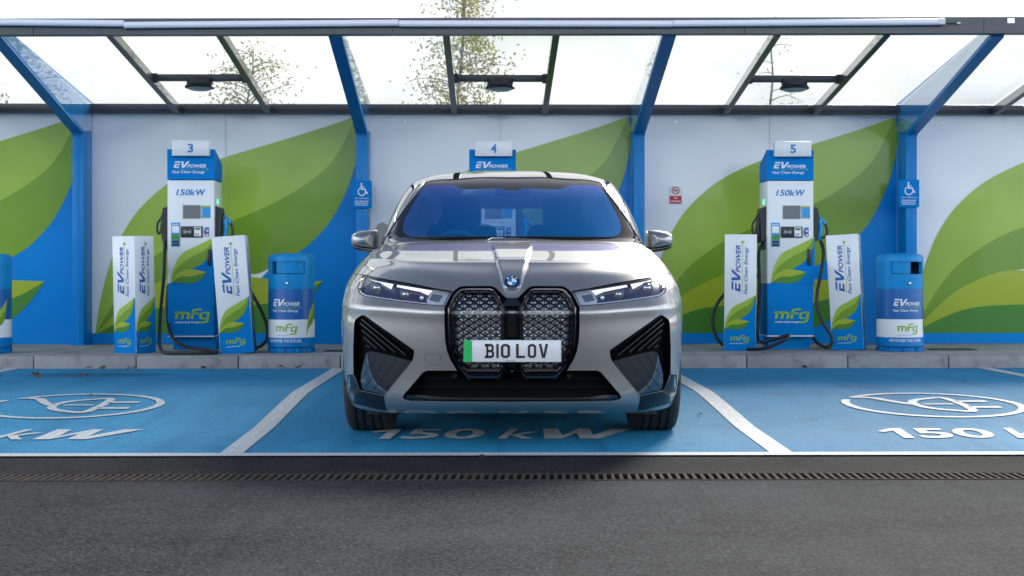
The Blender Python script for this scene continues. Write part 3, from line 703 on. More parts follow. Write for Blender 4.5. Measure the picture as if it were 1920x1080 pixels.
        body = cr([(xs+s_*.05, yy, Z(404)), (xs+s_*.085, yy, Z(416)), (xs+s_*.09, yy, Z(432)), (xs+s_*.075, yy, Z(450))], 5) if s_ > 0 else cr([(xs-.04, yy, Z(408)), (xs-.065, yy, Z(420)), (xs-.062, yy, Z(436)), (xs-.05, yy, Z(455))], 5)
        gm.tube(body, [.031-.010*k/len(body) for k in range(len(body))], m1, 14)
        arm = cr([(xs+s_*.055, yy, Z(403)), (xs+s_*.10, yy, Z(410)), (xs+s_*.14, yy, Z(418))], 4) if s_ > 0 else cr([(xs-.05, yy, Z(406)), (xs-.09, yy, Z(410))], 4)
        gm.tube(arm, .022 if s_ > 0 else .015, m1, 12)
        hand = cr([(xs+s_*.135, yy, Z(417)), (xs+s_*.158, yy, Z(428)), (xs+s_*.155, yy, Z(440)), (xs+s_*.125, yy, Z(444)), (xs+s_*.09, yy, Z(446))], 5) if s_ > 0 else cr([(xs-.085, yy, Z(409)), (xs-.12, yy, Z(418)), (xs-.125, yy, Z(432)), (xs-.105, yy, Z(438)), (xs-.085, yy, Z(428)), (xs-.075, yy, Z(416))], 5)
        gm.tube(hand, .013 if s_ > 0 else .011, BLACKP, 10)
        con = gm.build('connector', r)
    return r
def hose(root, pts, r=.0165):
    o = root.location; mb = MB()
    P = cr([(sx_of(px, d), d, max(ZK+r, z_of(py, d))) for px, py, d in pts], 8)
    mb.tube(P, r, RUBBER, 10); mb.build('charging_cable', root, tuple(o))
cxs = [sx_of(359.5, DCH), sx_of(923.5, DCH), sx_of(1483.5, DCH)]
c3 = make_charger('3', cxs[0], 'charging unit number 3 at left with both cables hanging to the ground')
hose(c3, [(311, 440, 13.86), (311, 462, 13.84), (309, 520, 13.7), (304, 575, 13.5), (301, 625, 13.3), (302, 650, 13.12), (312, 662, 13.0), (350, 667, 12.95), (392, 667, 12.96), (408, 661, 13.1), (395, 656, 13.3), (352, 650, 13.45), (328, 636, 13.6), (317, 610, 13.75), (315, 570, 13.9), (317, 535, 13.95)])
hose(c3, [(420, 452, 13.86), (432, 480, 13.8), (455, 520, 13.7), (476, 555, 13.65), (492, 585, 13.6), (502, 615, 13.55), (500, 638, 13.5), (486, 650, 13.55), (468, 652, 13.7), (440, 650, 13.9), (420, 640, 14.0)])
c4 = make_charger('4', cxs[1], 'charging unit number 4 standing behind the car, only its head visible')
hose(c4, [(875, 452, 13.86), (872, 520, 13.7), (868, 600, 13.4), (880, 655, 13.3), (905, 640, 13.6), (910, 600, 13.85)])
hose(c4, [(985, 452, 13.86), (990, 520, 13.7), (1000, 600, 13.5), (985, 650, 13.4), (955, 640, 13.7)])
c5 = make_charger('5', cxs[2], 'charging unit number 5 at right between two protective posts')
hose(c5, [(1432, 455, 13.86), (1424, 475, 13.84), (1425, 520, 13.85), (1424, 580, 13.85), (1421, 625, 13.8), (1428, 642, 13.5), (1455, 636, 13.3), (1478, 629, 13.25), (1474, 637, 13.2), (1440, 652, 13.3), (1410, 659, 13.55), (1370, 654, 13.75), (1346, 636, 13.78), (1337, 605, 13.8), (1343, 575, 13.8), (1360, 552, 13.82), (1390, 530, 13.9), (1425, 515, 14.0)], .0165)
hose(c5, [(1541, 452, 13.86), (1546, 475, 13.8), (1541, 515, 13.7), (1534, 550, 13.6), (1535, 580, 13.55), (1545, 605, 13.5), (1560, 628, 13.5), (1562, 643, 13.5), (1550, 651, 13.55), (1534, 643, 13.8), (1526, 632, 14.0)])
for c_ in (c3, c4, c5): site(c_)

# ================================================================== protective posts
def make_guard(label, px, d, rz, lean, py_top, w=.152):
    H = z_of(py_top, d)-ZK
    r = empty('protective_post', (sx_of(px, d), d, ZK-.0), rz, 0, lean); tag(r, label, 'protective post', 'square printed protective posts')
    mb = MB(); mb.box((-w, -w, .012), (w, w, H), PWHITE, bev=.006)
    T = poly([(-w+.01, -w+.01), (w-.01, -w+.01), (w-.01, w-.01), (-w+.01, w-.01)])
    for s_ in range(4):
        c, s2 = math.cos(s_*math.pi/2), math.sin(s_*math.pi/2)
        def fn(u, v, o, c=c, s2=s2):
            x, y = u, -w-o; return (x*c-y*s2, x*s2+y*c, v)
        G = lambda o: (lambda u, v: fn(u, v, o))
        q = lambda x, y: (-w+(x-160)/(410-160)*2*w, H*(1-(y-85)/(985-85)))
        mb.flat(poly([q(403, 555), q(330, 620), q(230, 700), q(168, 810), q(163, 820), q(163, 985), q(408, 985), q(408, 555)]), G(.002), PBLUE)
        lx, lz = q(168, 820); tx, tz = q(403, 556)
        for d2, k in LEAF: mb.flat(xf(d2, tx-lx, tz-lz, lx, lz), G(.004 if k in 'ab' else .006), LMAT[k])
        a0, b0 = q(208, 925); a1, b1 = q(358, 865); mb.flat(fit(mfg_logo(), a0, b0, a1, b1), G(.004), INKG)
        a0, b0 = q(208, 935); a1, b1 = q(310, 924); mb.flat(fit(text('motor fuel group', .02, .15), a0, b0, a1, b1), G(.004), INKW)
        # vertical lettering reads upward
        E = fit(ev_logo(), 0, 0, 1, 1); E = ([(-v, u) for u, v in E[0]], E[1]); a0, b0 = q(216, 537); a1, b1 = q(285, 168); mb.flat(fit(E, a0, b0, a1, b1), G(.003), INKB)
        E = fit(TAG_FCE(), 0, 0, 1, 1); E = ([(-v, u) for u, v in E[0]], E[1]); a0, b0 = q(312, 548); a1, b1 = q(348, 180); mb.flat(fit(E, a0, b0, a1, b1), G(.003), INKB)
        a0, b0 = q(298, 545); a1, b1 = q(301, 150); mb.flat(rect(a0, b0, a1, b1), G(.003), INKG); mb.flat(star(*q(300, 145), .026), G(.004), INKG)
    mb.build('sleeve', r)
    b2 = MB(); b2.box((-.1, -.1, 0), (.1, .1, .014), BLACKP); b2.build('base', r)
    site(r)
make_guard('white and blue post with a corner toward the camera, left of charger 3', 256, 13.35, R(62), R(-1.6), 443, .133)
make_guard('white and blue post leaning left at its top, right of charger 3', 449, 13.30, R(4), R(-4.3), 443)
make_guard('upright white and blue post just left of charger 5', 1388, 13.75, R(-10), R(.6), 440)
make_guard('white and blue post leaning slightly left, right of charger 5', 1595, 13.85, R(-19), R(-3.2), 440)

# ================================================================== litter bins
BINB = mat('blue_bin_plastic', (.0, .17, .46), .42, spec=.2, coat=.05, var=.08)
BINT = mat('blue_bin_hood', (.0, .23, .54), .4, spec=.2, coat=.05, var=.06)
def make_bin(label, px, d, rot, slit):
    r_ = .215; r = empty('litter_bin', (sx_of(px, d), d, ZK)); tag(r, label, 'litter bin', 'round blue litter bins')
    s_ = F/d; Z = lambda y: CH+(HZ-y)/s_-ZK
    Zt = [Z(y) for y in (661, 651, 648, 641, 632, 598, 541, 484, 474)]
    def band(mb, z0, z1, rad, m, a0=0, a1=360, n=64):
        vs = []; fs = []
        L = [R(a0+(a1-a0)*k/n) for k in range(n+1)]
        for a in L: vs += [(rad*math.cos(a), rad*math.sin(a), z0), (rad*math.cos(a), rad*math.sin(a), z1)]
        for k in range(n): fs.append((2*k, 2*k+2, 2*k+3, 2*k+1))
        mb.add(vs, fs, m, True)
    b_ = MB()
    b_.lathe([(0, 0), (r_-.012, 0), (r_-.010, Zt[1]), (r_+.006, Zt[2]), (r_+.006, Zt[3]), (r_, Zt[4]), (r_, Zt[6])], BINB, 64)
    for k in range(10):
        a = R(k*36+8+rot); b_.box((math.cos(a)*(r_-.004)-.012, math.sin(a)*(r_-.004)-.012, .004), (math.cos(a)*(r_-.004)+.012, math.sin(a)*(r_-.004)+.012, Zt[1]), BINB)
    band(b_, Zt[4]+.002, Zt[5], r_+.0015, INKW); band(b_, Zt[5]+.001, Zt[6]-.004, r_+.0012, DBLUE)
    band(b_, Zt[3]+.002, Zt[4], r_+.0062, PBLUE)
    wrap = lambda off: (lambda u, v: ((r_+off)*math.sin(u/r_+R(rot)), -(r_+off)*math.cos(u/r_+R(rot)), v))
    def wflat(d2, fn, m):
        bm = bmesh.new(); vv = [bm.verts.new((x, y, 0)) for x, y in d2[0]]
        for f_ in d2[1]:
            try: bm.faces.new([vv[i] for i in f_])
            except ValueError: pass
        lo, _, hi, _ = bounds(d2); x = lo+.02
        while x < hi:
            bmesh.ops.bisect_plane(bm, geom=bm.verts[:]+bm.edges[:]+bm.faces[:], plane_co=(x, 0, 0), plane_no=(1, 0, 0)); x += .02
        bm.verts.index_update(); b_.add([fn(v.co.x, v.co.y) for v in bm.verts], [[v.index for v in f_.verts] for f_ in bm.faces], m); bm.free()
    wflat(fit(ev_logo(), -.155, Z(573), .115, Z(560)), wrap(.003), INKW)
    wflat(fit(TAG_FCE(), -.155, Z(585), .105, Z(579)), wrap(.003), INKW)
    wflat(rect(-.13, Z(576.5), .14, Z(575.6)), wrap(.003), INKG)
    wflat(fit(mfg_logo(), -.115, Z(626), .095, Z(605.5)), wrap(.003), INKG)
    wflat(fit(text('motor fuel group', .01, .15), -.11, Z(628.5), .02, Z(626)), wrap(.004), INKM)
    wflat(fit(text('WE POWER THE FUTURE', .012), -.19, Z(640), .13, Z(634.5)), wrap(.008), INKW)
    for d2, k in LEAF[:2]: wflat(xf(d2, .13, Z(560)-Z(630), .19, Z(630)), wrap(.0045), LMAT[k])
    b_.build('body', r)
    h = MB(); zh0, zo0, zo1, zh1 = Zt[6], Z(514), Z(491), Z(483)
    aC = -90+rot; A0, A1 = aC-46, aC+46
    rr = r_+.002
    h.lathe([(rr, zh0), (rr, zo0)], BINT, 64)
    band(h, zo0, zo1, rr, BINT, A1, A0+360, 48)
    h.lathe([(rr, zo1), (rr, zh1), (rr-.01, Z(479)), (rr-.04, Z(476.5)), (.08, Z(475)), (0, Z(474.6))], BINT, 64)
    # opening: lip and dark inside, blue flap behind part of it
    for a in (A0, A1):
        c, s2 = math.cos(R(a)), math.sin(R(a)); h.add([(rr*c, rr*s2, zo0), (rr*c, rr*s2, zo1), ((rr-.03)*c, (rr-.03)*s2, zo1), ((rr-.03)*c, (rr-.03)*s2, zo0)], [(0, 1, 2, 3)], BINT)
    h.build('hood', r)
    k_ = MB(); band(k_, zo0-.02, zo1+.01, rr-.10, BLACKP, A0-30, A1+30, 30)
    vs = [(0, 0, zo0-.001)]+[((rr-.004)*math.cos(R(a)), (rr-.004)*math.sin(R(a)), zo0-.001) for a in range(int(A0)-20, int(A1)+20, 6)]
    k_.add(vs, [(0, i, i+1) for i in range(1, len(vs)-1)], BLACKP); k_.build('liner', r)
    f_ = MB(); a, c = slit; band(f_, zo0+.006, zo1+.004, rr-.014, BINT, A0+(A1-A0)*a, A0+(A1-A0)*c, 24); f_.build('flap', r)
    kn = MB(); an = R(rot)+.0; kx_, ky_ = math.sin(an)*rr, -math.cos(an)*rr
    kn.lathe([(0, -.022), (.012, -.02), (.016, -.01), (.015, 0)], SATIN, 16, 'y', (kx_, ky_, Z(531.5))); kn.build('lock_knob', r)
    site(r)
make_bin('round blue litter bin to the left of the car', 547.5, 13.42, -3, (.14, 1.0))
make_bin('round blue litter bin at right by the last column', 1690, 13.60, 8, (0, .55))
make_bin('round blue litter bin cut off by the left edge of the picture', -19, 13.30, -14, (.14, 1.))

# ================================================================== trees beyond the hoarding
BARK = mat('birch_bark', (.22, .20, .17), .8, var=.4, vs=20)
LEAFM = []
for k, c in enumerate([(.25, .27, .11), (.33, .31, .14), (.36, .30, .15), (.18, .19, .08)]):
    m = mat('birch_leaf_tone_%s' % 'abcd'[k], c, .5, var=.3, vs=5); t = m.node_tree; b = t.nodes['Principled BSDF']
    tl = t.nodes.new('ShaderNodeBsdfTranslucent'); tl.inputs[0].default_value = tuple(x*1.6 for x in c)+(1,); ms = t.nodes.new('ShaderNodeMixShader'); ms.inputs[0].default_value = .68
    t.links.new(b.outputs[0], ms.inputs[1]); t.links.new(tl.outputs[0], ms.inputs[2]); t.links.new(ms.outputs[0], t.nodes['Material Output'].inputs[0]); LEAFM.append(m)
def make_tree(label, x, y, H, spread, nb, nl, lsize, top_thin=.5, seed=1, z0=1.5):
    rnd = random.Random(seed); r = empty('birch_tree', (x, y, .117)); tag(r, label, 'tree', 'birch trees beyond the hoarding')
    tk = MB(); tp = [(0, 0, 0)]; X = Y = 0
    for k in range(1, 11): X += rnd.uniform(-.08, .08); Y += rnd.uniform(-.08, .08); tp.append((X, Y, H*k/10))
    tk.tube(cr(tp, 3), [.05*(1-k/31)+.006 for k in range(31)], BARK, 8)
    lv = MB()
    for b_ in range(nb):
        f_ = (b_+rnd.random())/nb; h = z0+(H-z0)*f_; i = min(9, int(h/H*10)); t_ = h/H*10-i; p = Vector(tp[i]).lerp(Vector(tp[i+1]), t_)
        an = rnd.uniform(0, 6.283); ln = spread*(1-f_)**top_thin*rnd.uniform(.45, 1.1)+.12; dr = Vector((math.cos(an), math.sin(an), rnd.uniform(.3, .8)))
        pts = [p]; q = p.copy(); sg_ = 7
        for s_ in range(sg_):
            q = q+dr*ln/sg_; dr = dr+Vector((rnd.uniform(-.25, .25), rnd.uniform(-.25, .25), rnd.uniform(-.3, .05))); dr.normalize(); pts.append(q.copy())
        tk.tube(pts, [.008*(1-s_/8)*(.4+ln) +.002 for s_ in range(len(pts))], BARK, 5)
        for l_ in range(int(nl*(.4+ln/spread))):
            t_ = rnd.uniform(.25, 1)*sg_; i = min(sg_-1, int(t_)); c = pts[i].lerp(pts[i+1], t_-i)
            g_ = .10+.10*rnd.random(); c = c+Vector((rnd.gauss(0, g_), rnd.gauss(0, g_), rnd.gauss(-.05, g_)))
            s2 = lsize*rnd.uniform(.6, 1.3); a = Vector((rnd.gauss(0, 1), rnd.gauss(0, 1), rnd.gauss(0, 1))).normalized(); b2 = a.orthogonal().normalized()
            lv.add([c-a*s2, c+b2*s2*.55, c+a*s2, c-b2*s2*.55], [(0, 1, 2, 3)], rnd.choice(LEAFM))
    tk.build('trunk', r, auto=False); lv.build('crown', r, auto=False)
    return r
def px2x(px, d): return (px-960)*d/F
make_tree('tall leafy birch behind the hoarding above the car roof', px2x(872, 24), 24, 7.1, .95, 85, 58, .036, .55, 3, 2.6)
make_tree('smaller birch with thin foliage left of centre behind the hoarding', px2x(470, 26), 26, 5.0, 1.25, 55, 32, .034, .35, 11, 2.4)
make_tree('nearly bare birch with a few leaves behind the right rafters', px2x(1452, 25), 25, 5.4, .75, 16, 9, .030, .5, 21, 2.6)
make_tree('low tree top showing at the left edge over the hoarding', px2x(-8, 25), 25, 4.2, .7, 30, 22, .045, .4, 31, 2.2)
# ================================================================== the car
NOSE = 7.58
def sc_(y): return F/(NOSE+y)
def W(dx, py, y): return (dx/sc_(y), NOSE+y, CH+(HZ-py)/sc_(y))
def Rl(x, y, z): return (x, NOSE+y, z)
PAINT = bpy.data.materials.new('grey_metallic_paint'); PAINT.use_nodes = True
def _paint():
    t = PAINT.node_tree; b = t.nodes['Principled BSDF']; L = t.links.new
    c = t.nodes.new('ShaderNodeTexCoord'); v = t.nodes.new('ShaderNodeTexVoronoi'); v.inputs['Scale'].default_value = 900
    L(c.outputs['Object'], v.inputs['Vector']); s = t.nodes.new('ShaderNodeSeparateColor'); L(v.outputs['Color'], s.inputs[0])
    x = t.nodes.new('ShaderNodeMix'); x.data_type = 'RGBA'; x.inputs['A'].default_value = (.245, .241, .234, 1); x.inputs['B'].default_value = (.36, .354, .344, 1)
    L(s.outputs[0], x.inputs['Factor']); L(x.outputs['Result'], b.inputs['Base Color'])
    b.inputs['Metallic'].default_value = .75; b.inputs['Roughness'].default_value = .42; b.inputs['Coat Weight'].default_value = 1; b.inputs['Coat Roughness'].default_value = .015; b.inputs['Coat IOR'].default_value = 1.75
_paint()
GAP = mat('panel_gap', (.004, .004, .004), .8)
DKTRIM = mat('dark_trim', (.012, .012, .014), .35, coat=.3)
FRIT = mat('glass_black_border', (.006, .007, .009), .03, spec=.1, var=.02)
DEEP = mat('intake_dark', (.003, .003, .0035), .8, spec=.1)

# control net: rows are levels from the sill up, columns run from the nose centre round to the tail
lower = []
def row(front, side): lower.append([W(*p) for p in front]+[Rl(*p) for p in side])
row([(0, 775, 0.24), (75, 775, 0.24), (140, 775, 0.26), (215, 774, 0.32), (271, 769, 0.43), (298.5, 760, 0.6)], [(.955, .98, .25), (.93, 2.0, .22), (.93, 3.0, .22), (.955, 4.1, .26), (.84, 4.72, .34), (.5, 4.88, .36), (0, 4.92, .36)])
row([(0, 758, 0.08), (75, 758, 0.08), (140, 758, 0.1), (216, 756, 0.2), (278, 748, 0.35), (306.5, 738, 0.54)], [(.972, .98, .33), (.95, 2.0, .30), (.95, 3.0, .30), (.972, 4.1, .34), (.865, 4.76, .42), (.52, 4.92, .45), (0, 4.95, .45)])
row([(0, 722, 0.045), (75, 722, 0.045), (140, 722, 0.065), (218, 719, 0.165), (284, 712, 0.31), (312.5, 702, 0.52)], [(.985, .98, .44), (.962, 2.0, .42), (.962, 3.0, .42), (.982, 4.1, .45), (.88, 4.78, .53), (.53, 4.94, .55), (0, 4.97, .55)])
row([(0, 670, 0.025), (77, 670, 0.025), (142, 670, 0.045), (220, 667, 0.14), (288, 661, 0.29), (315.5, 652, 0.51)], [(.994, .98, .57), (.972, 2.0, .56), (.972, 3.0, .56), (.99, 4.1, .58), (.89, 4.78, .66), (.54, 4.94, .68), (0, 4.97, .68)])
row([(0, 620, 0.01), (78, 620, 0.01), (143, 620, 0.03), (222, 616, 0.125), (291, 609, 0.28), (317.0, 600, 0.51)], [(.998, .98, .72), (.978, 2.0, .71), (.978, 3.0, .71), (.992, 4.1, .72), (.885, 4.76, .78), (.54, 4.92, .80), (0, 4.95, .80)])
row([(0, 585, 0.0), (78, 585, 0.0), (143, 585, 0.02), (224, 579, 0.12), (291, 574, 0.28), (315.5, 568, 0.52)], [(.994, .98, .82), (.976, 2.0, .80), (.976, 3.0, .80), (.99, 4.1, .82), (.87, 4.74, .87), (.53, 4.90, .88), (0, 4.93, .88)])
row([(0, 566, 0.025), (77, 566, 0.025), (140, 564, 0.05), (222, 556, 0.17), (287, 547, 0.35), (310.5, 544, 0.58)], [(.985, 1.02, .885), (.965, 2.03, .87), (.965, 3.0, .87), (.98, 4.1, .89), (.85, 4.71, .92), (.52, 4.87, .93), (0, 4.90, .93)])
row([(0, 546, 0.065), (76, 545, 0.065), (134, 542, 0.09), (215, 530, 0.25), (276, 518, 0.53), (299, 518, 0.78)], [(.958, 1.12, .955), (.945, 2.08, .93), (.945, 3.0, .93), (.955, 4.1, .955), (.83, 4.68, .97), (.51, 4.84, .98), (0, 4.87, .98)])
row([(0, 515, 0.165), (76, 514, 0.165), (134, 511, 0.19), (209, 505, 0.35), (266, 500, 0.66), (287, 499, 0.94)], [(.935, 1.28, 1.01), (.925, 2.15, .98), (.925, 3.0, .98), (.93, 4.08, 1.02), (.80, 4.64, 1.03), (.49, 4.80, 1.04), (0, 4.83, 1.04)])
row([(0, 491, .295), (76, 491, .295), (134, 491, .325), (204, 489, .485), (255, 486, .80), (274.5, 484, 1.08)], [(.91, 1.46, 1.06), (.905, 2.22, 1.03), (.905, 3.0, 1.04), (.905, 4.05, 1.07), (.78, 4.61, 1.08), (.48, 4.77, 1.09), (0, 4.80, 1.09)])
row([(0, 470.5, .62), (74, 470.5, .62), (132, 470.5, .65), (196, 470.5, .80), (242, 470, 1.09), (261, 470, 1.32)], [(.885, 1.66, 1.095), (.885, 2.30, 1.08), (.885, 3.0, 1.09), (.88, 4.02, 1.12), (.76, 4.58, 1.13), (.47, 4.74, 1.14), (0, 4.77, 1.14)])
row([(0, 451.5, 1.15), (72, 451.5, 1.16), (130, 452, 1.2), (188, 453.5, 1.3), (229, 456, 1.43), (245, 459, 1.55)], [(.855, 1.85, 1.125), (.855, 2.36, 1.12), (.855, 3.0, 1.13), (.85, 4.0, 1.16), (.74, 4.56, 1.17), (.46, 4.72, 1.18), (0, 4.75, 1.18)])
lower0 = lower; lower = []; IDX = []
def lerp_row(a, b, t): return [tuple(p[k]*(1-t)+q[k]*t for k in range(3)) for p, q in zip(a, b)]
for k_, r_ in enumerate(lower0):
    if k_ in (5, 9, 10): lower.append(lerp_row(r_, lower0[k_-1], .35 if k_ == 5 else .13))
    IDX.append(len(lower)); lower.append(r_)
    if k_ in (5, 9, 10): lower.append(lerp_row(r_, lower0[k_+1], {9: .10, 10: .2, 5: .5}[k_]))
def LV(k): return SL.v[IDX[k]]
upper = [lower[-1][:]]
def rowu(*p): upper.append([Rl(*q) for q in p])
rowu((0, 1.62, 1.41), (.24, 1.625, 1.408), (.44, 1.65, 1.405), (.605, 1.71, 1.398), (.722, 1.79, 1.392), (.778, 1.90, 1.388), (.795, 2.12, 1.38), (.795, 2.5, 1.385), (.795, 3.1, 1.39), (.76, 4.05, 1.39), (.66, 4.47, 1.37), (.4, 4.60, 1.37), (0, 4.63, 1.37))
rowu((0, 2.06, 1.605), (.23, 2.065, 1.604), (.41, 2.08, 1.60), (.545, 2.11, 1.597), (.625, 2.15, 1.592), (.675, 2.22, 1.588), (.698, 2.42, 1.60), (.705, 2.8, 1.61), (.705, 3.3, 1.605), (.64, 4.0, 1.56), (.55, 4.28, 1.54), (.33, 4.38, 1.54), (0, 4.4, 1.54))
rowu((0, 2.30, 1.668), (.22, 2.30, 1.667), (.39, 2.31, 1.660), (.51, 2.33, 1.654), (.58, 2.37, 1.645), (.62, 2.43, 1.641), (.64, 2.6, 1.645), (.645, 2.85, 1.65), (.645, 3.3, 1.645), (.57, 3.95, 1.60), (.49, 4.15, 1.585), (.29, 4.22, 1.585), (0, 4.24, 1.585))
rowu((0, 2.6, 1.70), (.14, 2.6, 1.70), (.25, 2.6, 1.697), (.32, 2.62, 1.692), (.35, 2.65, 1.69), (.37, 2.7, 1.688), (.38, 2.8, 1.688), (.38, 2.95, 1.69), (.38, 3.3, 1.68), (.35, 3.8, 1.64), (.3, 3.95, 1.63), (.18, 4.0, 1.63), (0, 4.02, 1.63))
rowu((0, 2.85, 1.705), (.03, 2.85, 1.705), (.05, 2.86, 1.705), (.06, 2.87, 1.704), (.07, 2.9, 1.703), (.08, 2.95, 1.702), (.08, 3.0, 1.701), (.08, 3.05, 1.70), (.08, 3.2, 1.695), (.07, 3.45, 1.68), (.06, 3.55, 1.67), (.03, 3.6, 1.67), (0, 3.62, 1.67))

class Spl:
    """natural cubic spline through rows of values at knots"""
    def __init__(s, t, y):
        s.t = np.array(t, float); s.y = np.array(y, float); n = len(t); h = np.diff(s.t)
        A = np.zeros((n, n)); B = np.zeros_like(s.y); A[0, 0] = A[-1, -1] = 1
        for i in range(1, n-1):
            A[i, i-1] = h[i-1]; A[i, i] = 2*(h[i-1]+h[i]); A[i, i+1] = h[i]
            B[i] = 6*((s.y[i+1]-s.y[i])/h[i]-(s.y[i]-s.y[i-1])/h[i-1])
        s.m = np.linalg.solve(A, B.reshape(n, -1)).reshape(s.y.shape); s.h = h
    def mtx(s, x):
        """weights: value = y-combination; returns evaluated array for x array (leading axis)"""
        x = np.atleast_1d(np.asarray(x, float)); i = np.clip(np.searchsorted(s.t, x, side='right')-1, 0, len(s.h)-1)
        h = s.h[i]; a = (s.t[i+1]-x)/h; b = (x-s.t[i])/h; sh = (len(x),)+(1,)*(s.y.ndim-1)
        a, b, h = a.reshape(sh), b.reshape(sh), h.reshape(sh)
        return a*s.y[i]+b*s.y[i+1]+((a**3-a)*s.m[i]+(b**3-b)*s.m[i+1])*h*h/6
class Surf:
    def __init__(s, net, ridge=False):
        P = np.array(net); full = np.concatenate([P[:, ::-1][:, :-1]*np.array([-1, 1, 1]), P], 1)   # mirror
        n = P.shape[1]
        du = np.linalg.norm(np.diff(P, axis=1), axis=2).mean(0); dv = np.linalg.norm(np.diff(P, axis=0), axis=2).mean(1)
        s.u = np.concatenate([[0], np.cumsum(du)]); s.v = np.concatenate([[0], np.cumsum(dv)])
        s.uf = np.concatenate([-s.u[::-1][:-1], s.u]); s.full = full; s.ridge = ridge
        s.sv = Spl(s.v, full)
        s.cache = {}
        # dense table then bicubic by per-point evaluation
    def pos(s, U, V):
        U = np.atleast_1d(U); V = np.atleast_1d(V)
        rows = s.sv.mtx(V)                       # (k, ncols, 3)
        out = np.zeros((len(U), 3)); spl = s._uspl()
        # tensor: evaluate u-spline weights
        Wt = spl(U)                              # (k, ncols)
        out = np.einsum('kc,kcd->kd', Wt, rows)
        if s.ridge:
            x = np.abs(out[:, 0]); y = out[:, 1]-NOSE; z = out[:, 2]
            xr = np.interp(y, [.04, .10, .25, .6, .9], [.030, .052, .080, .104, .118])
            fade = np.interp(z, [.845, .875, .95, 1.2], [.0, .7, 1, 1])*np.interp(y, [.0, .45, .6, .8, .95, 1.05], [1, 1, .9, .35, .08, 0])
            st = np.clip((xr-x)/.022+.5, 0, 1); st = st*st*(3-2*st)
            out[:, 2] += .017*st*fade; out[:, 1] -= .011*st*fade*np.interp(y, [.1, .4], [1, .1])
        return out
    def _uspl(s):
        if not hasattr(s, '_w'):
            I = np.eye(len(s.uf)); sp = Spl(s.uf, I); s._w = sp.mtx
        return s._w
    def nrm(s, U, V):
        e = 2e-3; v0 = np.clip(V-e, s.v[0], s.v[-1]); v1 = np.clip(V+e, s.v[0], s.v[-1])
        n = np.cross(s.pos(U+e, V)-s.pos(U-e, V), s.pos(U, v1)-s.pos(U, v0))
        l = np.linalg.norm(n, axis=1); l[l < 1e-12] = 1
        return n/l[:, None]
SL = Surf(lower, True); SU = Surf(upper)
def grid_lines(k, fine, coarse, kf):
    out = [k[0]]
    for a, b, i in zip(k, k[1:], range(99)):
        st = fine if i < kf else coarse; n = max(1, int(math.ceil((b-a)/st))); out += [a+(b-a)*j/n for j in range(1, n+1)]
    return np.array(out)
class Patch:
    def __init__(s, S, fine, coarse, kf, kfv=99):
        s.S = S; s.U = grid_lines(S.u, fine, coarse, kf); s.V = grid_lines(S.v, fine, fine, 99)
        UU, VV = np.meshgrid(s.U, s.V); s.gu, s.gv = UU.ravel(), VV.ravel(); P = S.pos(s.gu, s.gv)
        nu = len(s.U); fs = []
        for j in range(len(s.V)-1):
            for i in range(nu-1): q = j*nu+i; fs.append((q, q+1, q+nu+1, q+nu))
        s.fs = fs; s.bvh = BVHTree.FromPolygons([tuple(p) for p in P], fs); s.P = P; s.nu = nu
    def uv_at(s, px, py):
        """surface parameters under a picture point of the right half"""
        d = Vector(((px-961)/F, 1, (HZ-py)/F)); h = s.bvh.ray_cast(Vector((0, 0, CH)), d.normalized())
        k = 0
        while h[0] is None and k < 14:      # just off the silhouette: walk inwards
            k += 1; d = Vector(((px-1.0*k-961)/F, 1, (HZ-py-.35*k*(1 if py < 560 else -1)*-1)/F)) if px > 965 else Vector(((px-961)/F, 1, (HZ-py-k)/F)); h = s.bvh.ray_cast(Vector((0, 0, CH)), d.normalized())
        if h[0] is None: return None
        f = s.fs[h[2]]; i = f[0] % s.nu; j = f[0]//s.nu
        u, v = (s.U[i]+s.U[i+1])/2, (s.V[j]+s.V[j+1])/2
        t = np.array(h[0])
        for _ in range(6):
            p = s.S.pos([u], [v])[0]; e = 1e-3; pu = (s.S.pos([u+e], [v])[0]-p)/e; pv = (s.S.pos([u], [v-e])[0]-p)/-e
            A = np.stack([pu, pv], 1); dlt = np.linalg.lstsq(A, t-p, rcond=None)[0]; u = min(max(u+dlt[0], 0), s.S.u[-1]); v = min(max(v+dlt[1], 0), s.S.v[-1])
        return (u, v)
PLo = Patch(SL, .05, .12, 6)
PUp = Patch(SU, .05, .12, 6)
def dens(pts, step, closed=True):
    out = []; L = len(pts)
    for i in range(L if closed else L-1):
        a, b = pts[i], pts[(i+1) % L]; n = max(1, int(math.ceil(math.dist(a, b)/step)))
        out += [(a[0]+(b[0]-a[0])*k/n, a[1]+(b[1]-a[1])*k/n) for k in range(n)]
    if not closed: out.append(pts[-1])
    return out
def loop_uv(P, pts, step=5.):
    out = []
    for p in dens(pts, step):
        q = P.uv_at(*p)
        if q is None: q = P.uv_at(p[0]-1.5, p[1]+1)
        if q is None: continue
        if not out or math.dist(out[-1], q) > 2e-3: out.append(q)
    return out
def inside(p, poly_):
    c = False; j = len(poly_)-1
    for i in range(len(poly_)):
        if (poly_[i][1] > p[1]) != (poly_[j][1] > p[1]) and p[0] < (poly_[j][0]-poly_[i][0])*(p[1]-poly_[i][1])/(poly_[j][1]-poly_[i][1])+poly_[i][0]: c = not c
        j = i
    return c
